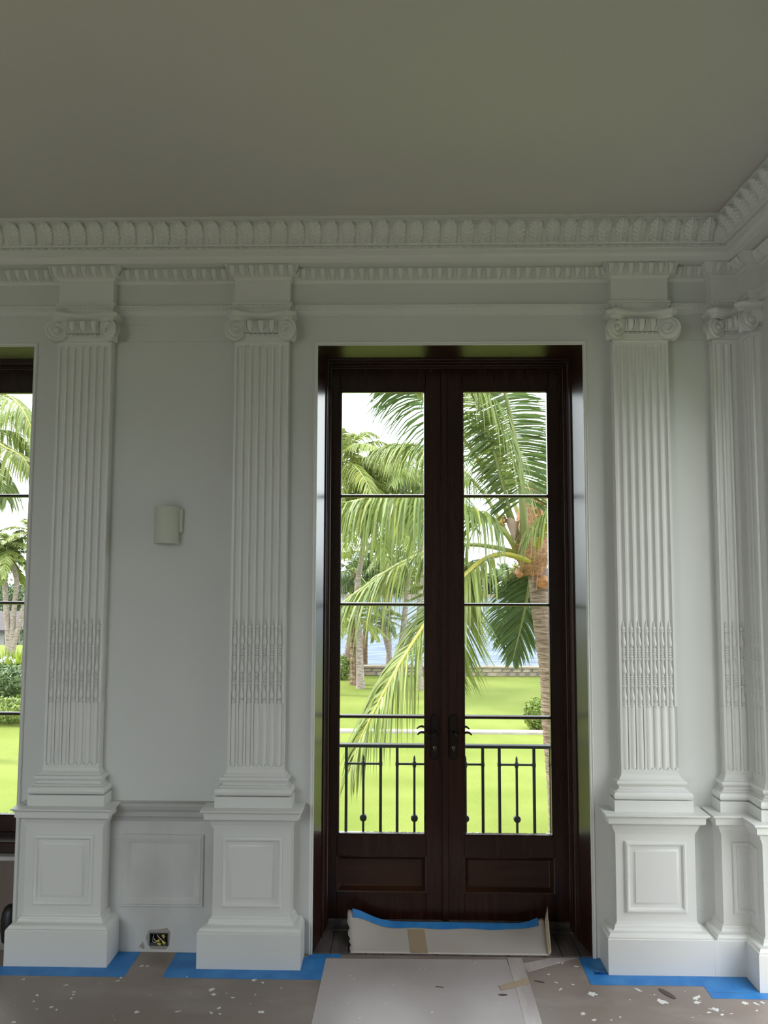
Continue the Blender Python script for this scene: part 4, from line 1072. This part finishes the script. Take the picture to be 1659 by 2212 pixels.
frond(bp, Q((1150, 1225, 13.9), (1143, 1265, 14.1), (1133, 1320, 14.2), (1120, 1375, 14.3), (1108, 1425, 14.3)), .75, 62, .045, .25, .04, 'rachisg', 'leafd', .1, side0=(1, 0, 0), ang=(28, 62))
frond(bp, Q((1140, 1225, 14.0), (1120, 1260, 14.2), (1095, 1320, 14.4), (1082, 1390, 14.5)), .7, 50, .04, .4, .035, 'rachisg', 'leafd', .1, side0=(1, 0, 0))
frond(bp, Q((1160, 1180, 13.3), (1178, 1140, 12.9), (1205, 1105, 12.6), (1250, 1085, 12.4), (1300, 1100, 12.3)), 1.0, 70, .04, .9, .05, 'rachisy', 'leaf', .12, yellow=.3)
frond(bp, Q((1158, 1170, 13.7), (1172, 1090, 13.8), (1190, 990, 13.9), (1220, 900, 14.0), (1270, 840, 14.0)), 1.05, 66, .042, .5, .05, 'rachis', 'leafd', .3)
frond(bp, Q((1140, 1165, 13.9), (1100, 1060, 14.3), (1050, 950, 14.7), (980, 880, 15.0), (900, 850, 15.3)), 1.1, 70, .042, .8, .05, 'rachis', 'leafd', .25)
frond(bp, Q((1165, 1205, 13.9), (1200, 1190, 14.3), (1260, 1200, 14.7), (1320, 1250, 15)), 1., 60, .042, .8, .05, 'rachis', 'leaf', .15)

# ---- palms further back
def gp(x, y): return on_z(x, y, GZ)
def rp_(base, *q):
    d = float((base - CAM) @ _fw); return [(0, 0, 0)] + [tuple(pd(x, y, d) - base) for x, y in q]
GB = 'palms along the water wall'
b = gp(779, 1487); palm('tall palm with pale mottled trunk standing beside the brown scaly palm', b, rp_(b, (776, 1400), (773, 1330), (772, 1265), (783, 1190), (788, 1075)), .145, .10, 'trunkw', 24, 3.5, 1.0, 'leafb', 3, (80, -40), 46, .06, GB, droop=.7)
b = gp(769, 1479); palm('date palm with brown scaly trunk beside the pale palm', b, rp_(b, (767, 1430), (766, 1370), (765, 1335)), .22, .20, 'trunkb', 16, 1.9, .42, 'leafb', 5, (70, -25), 40, .045, GB, rings=.06, droop=.3)
b = gp(848, 1449); palm('young palm with arching fronds leaning before the water', b, rp_(b, (840, 1410), (828, 1358), (826, 1338)), .125, .10, 'trunkw', 15, 1.95, .38, 'leafb', 8, (65, -20), 44, .05, GB, droop=.45)
b = gp(859, 1453); palm('slender palm leaning right beside the young palm', b, rp_(b, (864, 1410), (872, 1350), (878, 1290), (886, 1215), (890, 1130)), .15, .11, 'trunkw', 16, 3.0, .85, 'leaf', 11, (70, -45), 40, .06, GB, droop=.7)
b = gp(905, 1490); palm('straight pale palm rising behind the long drooping frond', b, rp_(b, (906, 1400), (907, 1300), (910, 1200), (914, 1030)), .14, .10, 'trunkw', 16, 3.2, .95, 'leaf', 14, (70, -45), 44, .055, GB, droop=.7)
b = gp(744, 1452); palm('grey palm trunk leaning over the boulders', b, rp_(b, (752, 1410), (762, 1350), (768, 1300), (770, 1240)), .19, .13, 'trunk', 14, 2.6, .8, 'leafd', 17, (70, -40), 36, .06, GB, droop=.6)
b = gp(786, 1440); palm('small distant palm with brown crown shaft seen between nearer fronds', b, rp_(b, (790, 1360), (806, 1290), (815, 1240), (816, 1205)), .15, .13, 'trunkb', 13, 2.3, .7, 'leafd', 21, (60, -45), 34, .06, GB, droop=.6)
b = gp(700, 1500); palm('palm with bright green crown left of the door view', b, rp_(b, (712, 1350), (722, 1150), (735, 1000)), .2, .13, 'trunkw', 26, 3.2, .9, 'leafb', 23, (85, -35), 44, .055, GB, droop=.6)

b = gp(840, 1436); palm('broad palm with dense yellow-green crown behind the pale trunks', b, rp_(b, (842, 1300), (845, 1180), (846, 1060)), .13, .10, 'trunkw', 26, 3.4, 1.0, 'leafb', 29, (85, -35), 44, .06, GB, droop=.7)
bush('shrub', (737, 1468), GZ, (.42, .42, .55), 900, .07, 'bush', 'green leafy shrub at the foot of the leaning palm')
bush('shrub', (1160, 1577), GZ, (.40, .40, .48), 1100, .06, 'bush', 'yellow-green shrub beside the large coconut palm')

# far shore
fs = thing(empty('far_shore', (0, 165, GZ - 1)), 'distant wooded shore across the water', 'shore')
_obj('bank', MB().box(-90, 120, -2, 8, 0, .7), 'stone2', fs, smooth=None)
for i in range(44):
    xx = -70 + i * 4 + random.uniform(-1, 1); hh = random.uniform(2.0, 4.4)
    o_ = _obj('tree_clump', leafcloud((0, 0, hh * .8), (3.2, 2, hh), 260, .9, .6, .2), 'hedge' if i % 3 else 'bush', fs, smooth=None, loc=(xx, random.uniform(0, 3), .5))

# ---- view through the side window
b = gp(20, 1424)
mp = thing(empty('palm_tree', tuple(b)), 'palm clump with four pale leaning trunks before the house', 'palm tree')
dM = float((b - CAM) @ _fw)
rw = lambda *q: [tuple(pd(x, y, dM) - b) for x, y in q]
TR = [((20, 1424), (19, 1380), (13, 1320), (10, 1260), (2, 1200)), ((22, 1424), (26, 1370), (31, 1310), (36, 1260), (28, 1215), (16, 1180)), ((22, 1424), (34, 1375), (45, 1335), (56, 1290), (70, 1240)), ((18, 1424), (16, 1340), (12, 1290), (10, 1210))]
for q in TR: trunk(mp, rw(*q), .15, .12, 'trunkw', 0, 8, 20)
st = random.getstate(); random.seed(41)
for (cx_, cy_) in ((16, 1178), (2, 1195), (72, 1150), (10, 1205)):
    top = np.array(rw((cx_, cy_))[0])
    for i in range(12):
        az = i * 2.399; el = math.radians(65 - 90 * i / 11); L = 2.0 * random.uniform(.85, 1.1)
        d = np.array([math.cos(az) * math.cos(el), math.sin(az) * math.cos(el), math.sin(el)])
        frond(mp, [top + d * L * s + np.array([0, 0, -1.]) * L * .5 * s ** 2 for s in (0, .25, .5, .75, 1)], .62, 32, .075, .4, .035, 'rachis', 'leaf', .15, yellow=.4)
random.setstate(st)
b = gp(-60, 1640); dN = float((b - CAM) @ _fw)
np_ = thing(empty('palm_tree', tuple(b)), 'near coconut palm whose drooping fronds fill the top of the side window', 'palm tree')
rn = lambda *q: [pd(x, y, dN + dd_) - b for x, y, dd_ in q]
trunk(np_, [tuple(q) for q in rn((-60, 1640, 0), (-70, 1400, 0), (-62, 1100, 0), (-50, 950, 0))], .2, .14, 'trunk', .02, 10, 40)
for ps, yl in ((((-50, 950, 0), (-30, 880, -.5), (5, 850, -1), (45, 880, -1.5), (80, 950, -1.8)), .3), (((-50, 955, 0), (-20, 950, -.3), (10, 966, -.6), (45, 985, -1), (70, 1020, -1.2)), .5), (((-50, 950, 0), (-35, 850, 0), (-10, 790, 0), (30, 770, 0), (80, 800, .3)), .1), (((-50, 955, 0), (-10, 905, .5), (30, 890, 1), (70, 905, 1.4), (110, 950, 1.8)), .2), (((-50, 960, 0), (-25, 985, -.3), (0, 1030, -.5), (15, 1080, -.6)), .1), (((-50, 950, 0), (0, 930, .8), (40, 945, 1.2), (65, 990, 1.6)), .1)):
    frond(np_, rn(*ps), 1.0, 64, .045, .9, .045, 'rachisy' if yl > .25 else 'rachis', 'leaf', .18, yellow=yl)
bush('hedge', (152, 1412), GZ, (3.0, 1.2, 1.05), 6000, .11, 'hedge', 'dark green clipped hedge beside the palm clump', 'hedge')
bush('hedge', (55, 1505), GZ, (3.2, 1.0, .62), 7000, .085, 'hedge', 'blue-green leafy hedge below the spiky plants', 'hedge')
bush('flower_bed', (40, 1562), GZ, (2.6, .7, .42), 6000, .055, 'bush', 'low yellow-green flower bed at the lawn edge', 'flower bed')
bush('tree', (75, 1357), GZ - 1.3, (3.6, 2.2, 2.6), 5000, .2, 'hedge', 'round dark green tree right of the house roof', 'tree')
bush('tree', (-35, 1350), GZ - 1.3, (4.0, 2.2, 2.8), 5000, .2, 'hedge', 'bushy dark tree behind the house roof', 'tree')
# spiky lilies
def spiky(pxq, n, L, label):
    c = on_z(*pxq, GZ); V = []; F = []; C = []
    for i in range(n):
        a = random.uniform(0, 2 * PI); e = math.radians(random.uniform(35, 85)); l = L * random.uniform(.7, 1.15); p = np.array([random.uniform(-.35, .35), random.uniform(-.3, .3), 0])
        d = np.array([math.cos(a) * math.cos(e), math.sin(a) * math.cos(e), math.sin(e)]); wv = np.cross(d, [0, 0, 1.]); wv /= np.linalg.norm(wv); o = len(V); t = 1 + random.gauss(0, .2)
        for s in (0, .35, .7, 1.):
            q = p + d * l * s + np.array([0, 0, -.35 * l * s * s * math.cos(e)]); ww = .06 * (1 - s ** 2) + .004
            V += [tuple(q - wv * ww), tuple(q + wv * ww)]; C += [(t * 1.1, t, t * .8, 1)] * 2
        for s in range(3): F.append((o + 2 * s, o + 2 * s + 1, o + 2 * s + 3, o + 2 * s + 2))
    mb = MB(); mb.v = V; mb.f = F; mb.c = np.array(C)
    return thing(_obj('spiky_plant', mb, 'spike', None, smooth=None, loc=tuple(c)), label, 'plant', 'strappy lilies by the palm clump')
for q in ((4, 1452), (18, 1456), (32, 1450), (46, 1455), (-8, 1450), (58, 1451)): spiky(q, 34, 1.15, 'strappy bright green lily plant before the palm clump')
# white lily heads
for q in ((6, 1433), (16, 1430), (33, 1436)):
    c = pd(*q, 35.5); mb = leafcloud((0, 0, .1), (.22, .2, .16), 60, .09, .3, .05); mb.v = mb.v
    lo = thing(empty('lily_flower', (c[0], c[1], GZ)), 'white lily flower head above the strappy leaves', 'flower', 'white lilies')
    mb.v = [(a, b_, c_ + (c[2] - GZ)) for a, b_, c_ in mb.v]; _obj('petals', mb, 'flake', lo, smooth=None)
    _obj('stalk', MB().tube([(0, 0, 0), (0, 0, c[2] - GZ + .05)], [.03, .02], 5), 'rachis', lo)
# house
hb = gp(-10, 1400); ho = thing(empty('house', (hb[0], hb[1] + 4, GZ - 1.3)), 'white bungalow with brown shingled roof behind the palm clump', 'house')
_obj('wall', MB().box(-9, 3.6, 0, 6, 0, 2.05), 'render', ho, smooth=None)
rf = MB(); e0, e1 = 2.0, 2.75
rf.loops([[(-9.8, -.9, e0), (4.4, -.9, e0), (4.4, 6.9, e0), (-9.8, 6.9, e0)], [(-9.8, -.9, e0 + .14), (4.4, -.9, e0 + .14), (4.4, 6.9, e0 + .14), (-9.8, 6.9, e0 + .14)], [(-6, 3, e1 + .4), (1.5, 3, e1 + .4), (1.5, 3.1, e1 + .4), (-6, 3.1, e1 + .4)]], True, True, True)
_obj('roof', rf, 'roof', ho, smooth=None)
for x_ in (-1.6, .4, 2.1):
    wo_ = _obj('window', MB().box(x_, x_ + 1.1, -.03, .0, .9, 1.75), 'render', ho, smooth=None); _obj('pane', MB().box(x_ + .08, x_ + 1.02, -.04, -.031, .98, 1.67), 'housedark', wo_, smooth=None)

# ------------------------------------------------------------------ unseen tree belt, added to block low sky light through rear and right openings
for i, (x_, y_, r_, h_) in enumerate(((-10, -18, 2.9, 3.3), (-3.2, -18.5, 2.9, 3.4), (3.6, -18, 2.9, 3.3), (10.4, -17.5, 2.9, 3.4), (15, -10, 2.4, 3.1), (15, -4.4, 2.4, 3.2), (15.5, 1.2, 2.4, 3.1))):
    o_ = struct(empty('sky_block_trees', (x_, y_, GZ)))
    _obj('foliage', leafcloud((0, 0, h_), (r_, 2.2, h_), 5200, .34, .6), 'hedge', o_, smooth=None)
    _obj('stem', MB().tube([(0, 0, 0), (.1, 0, h_)], [.3, .15], 8), 'trunkb', o_)
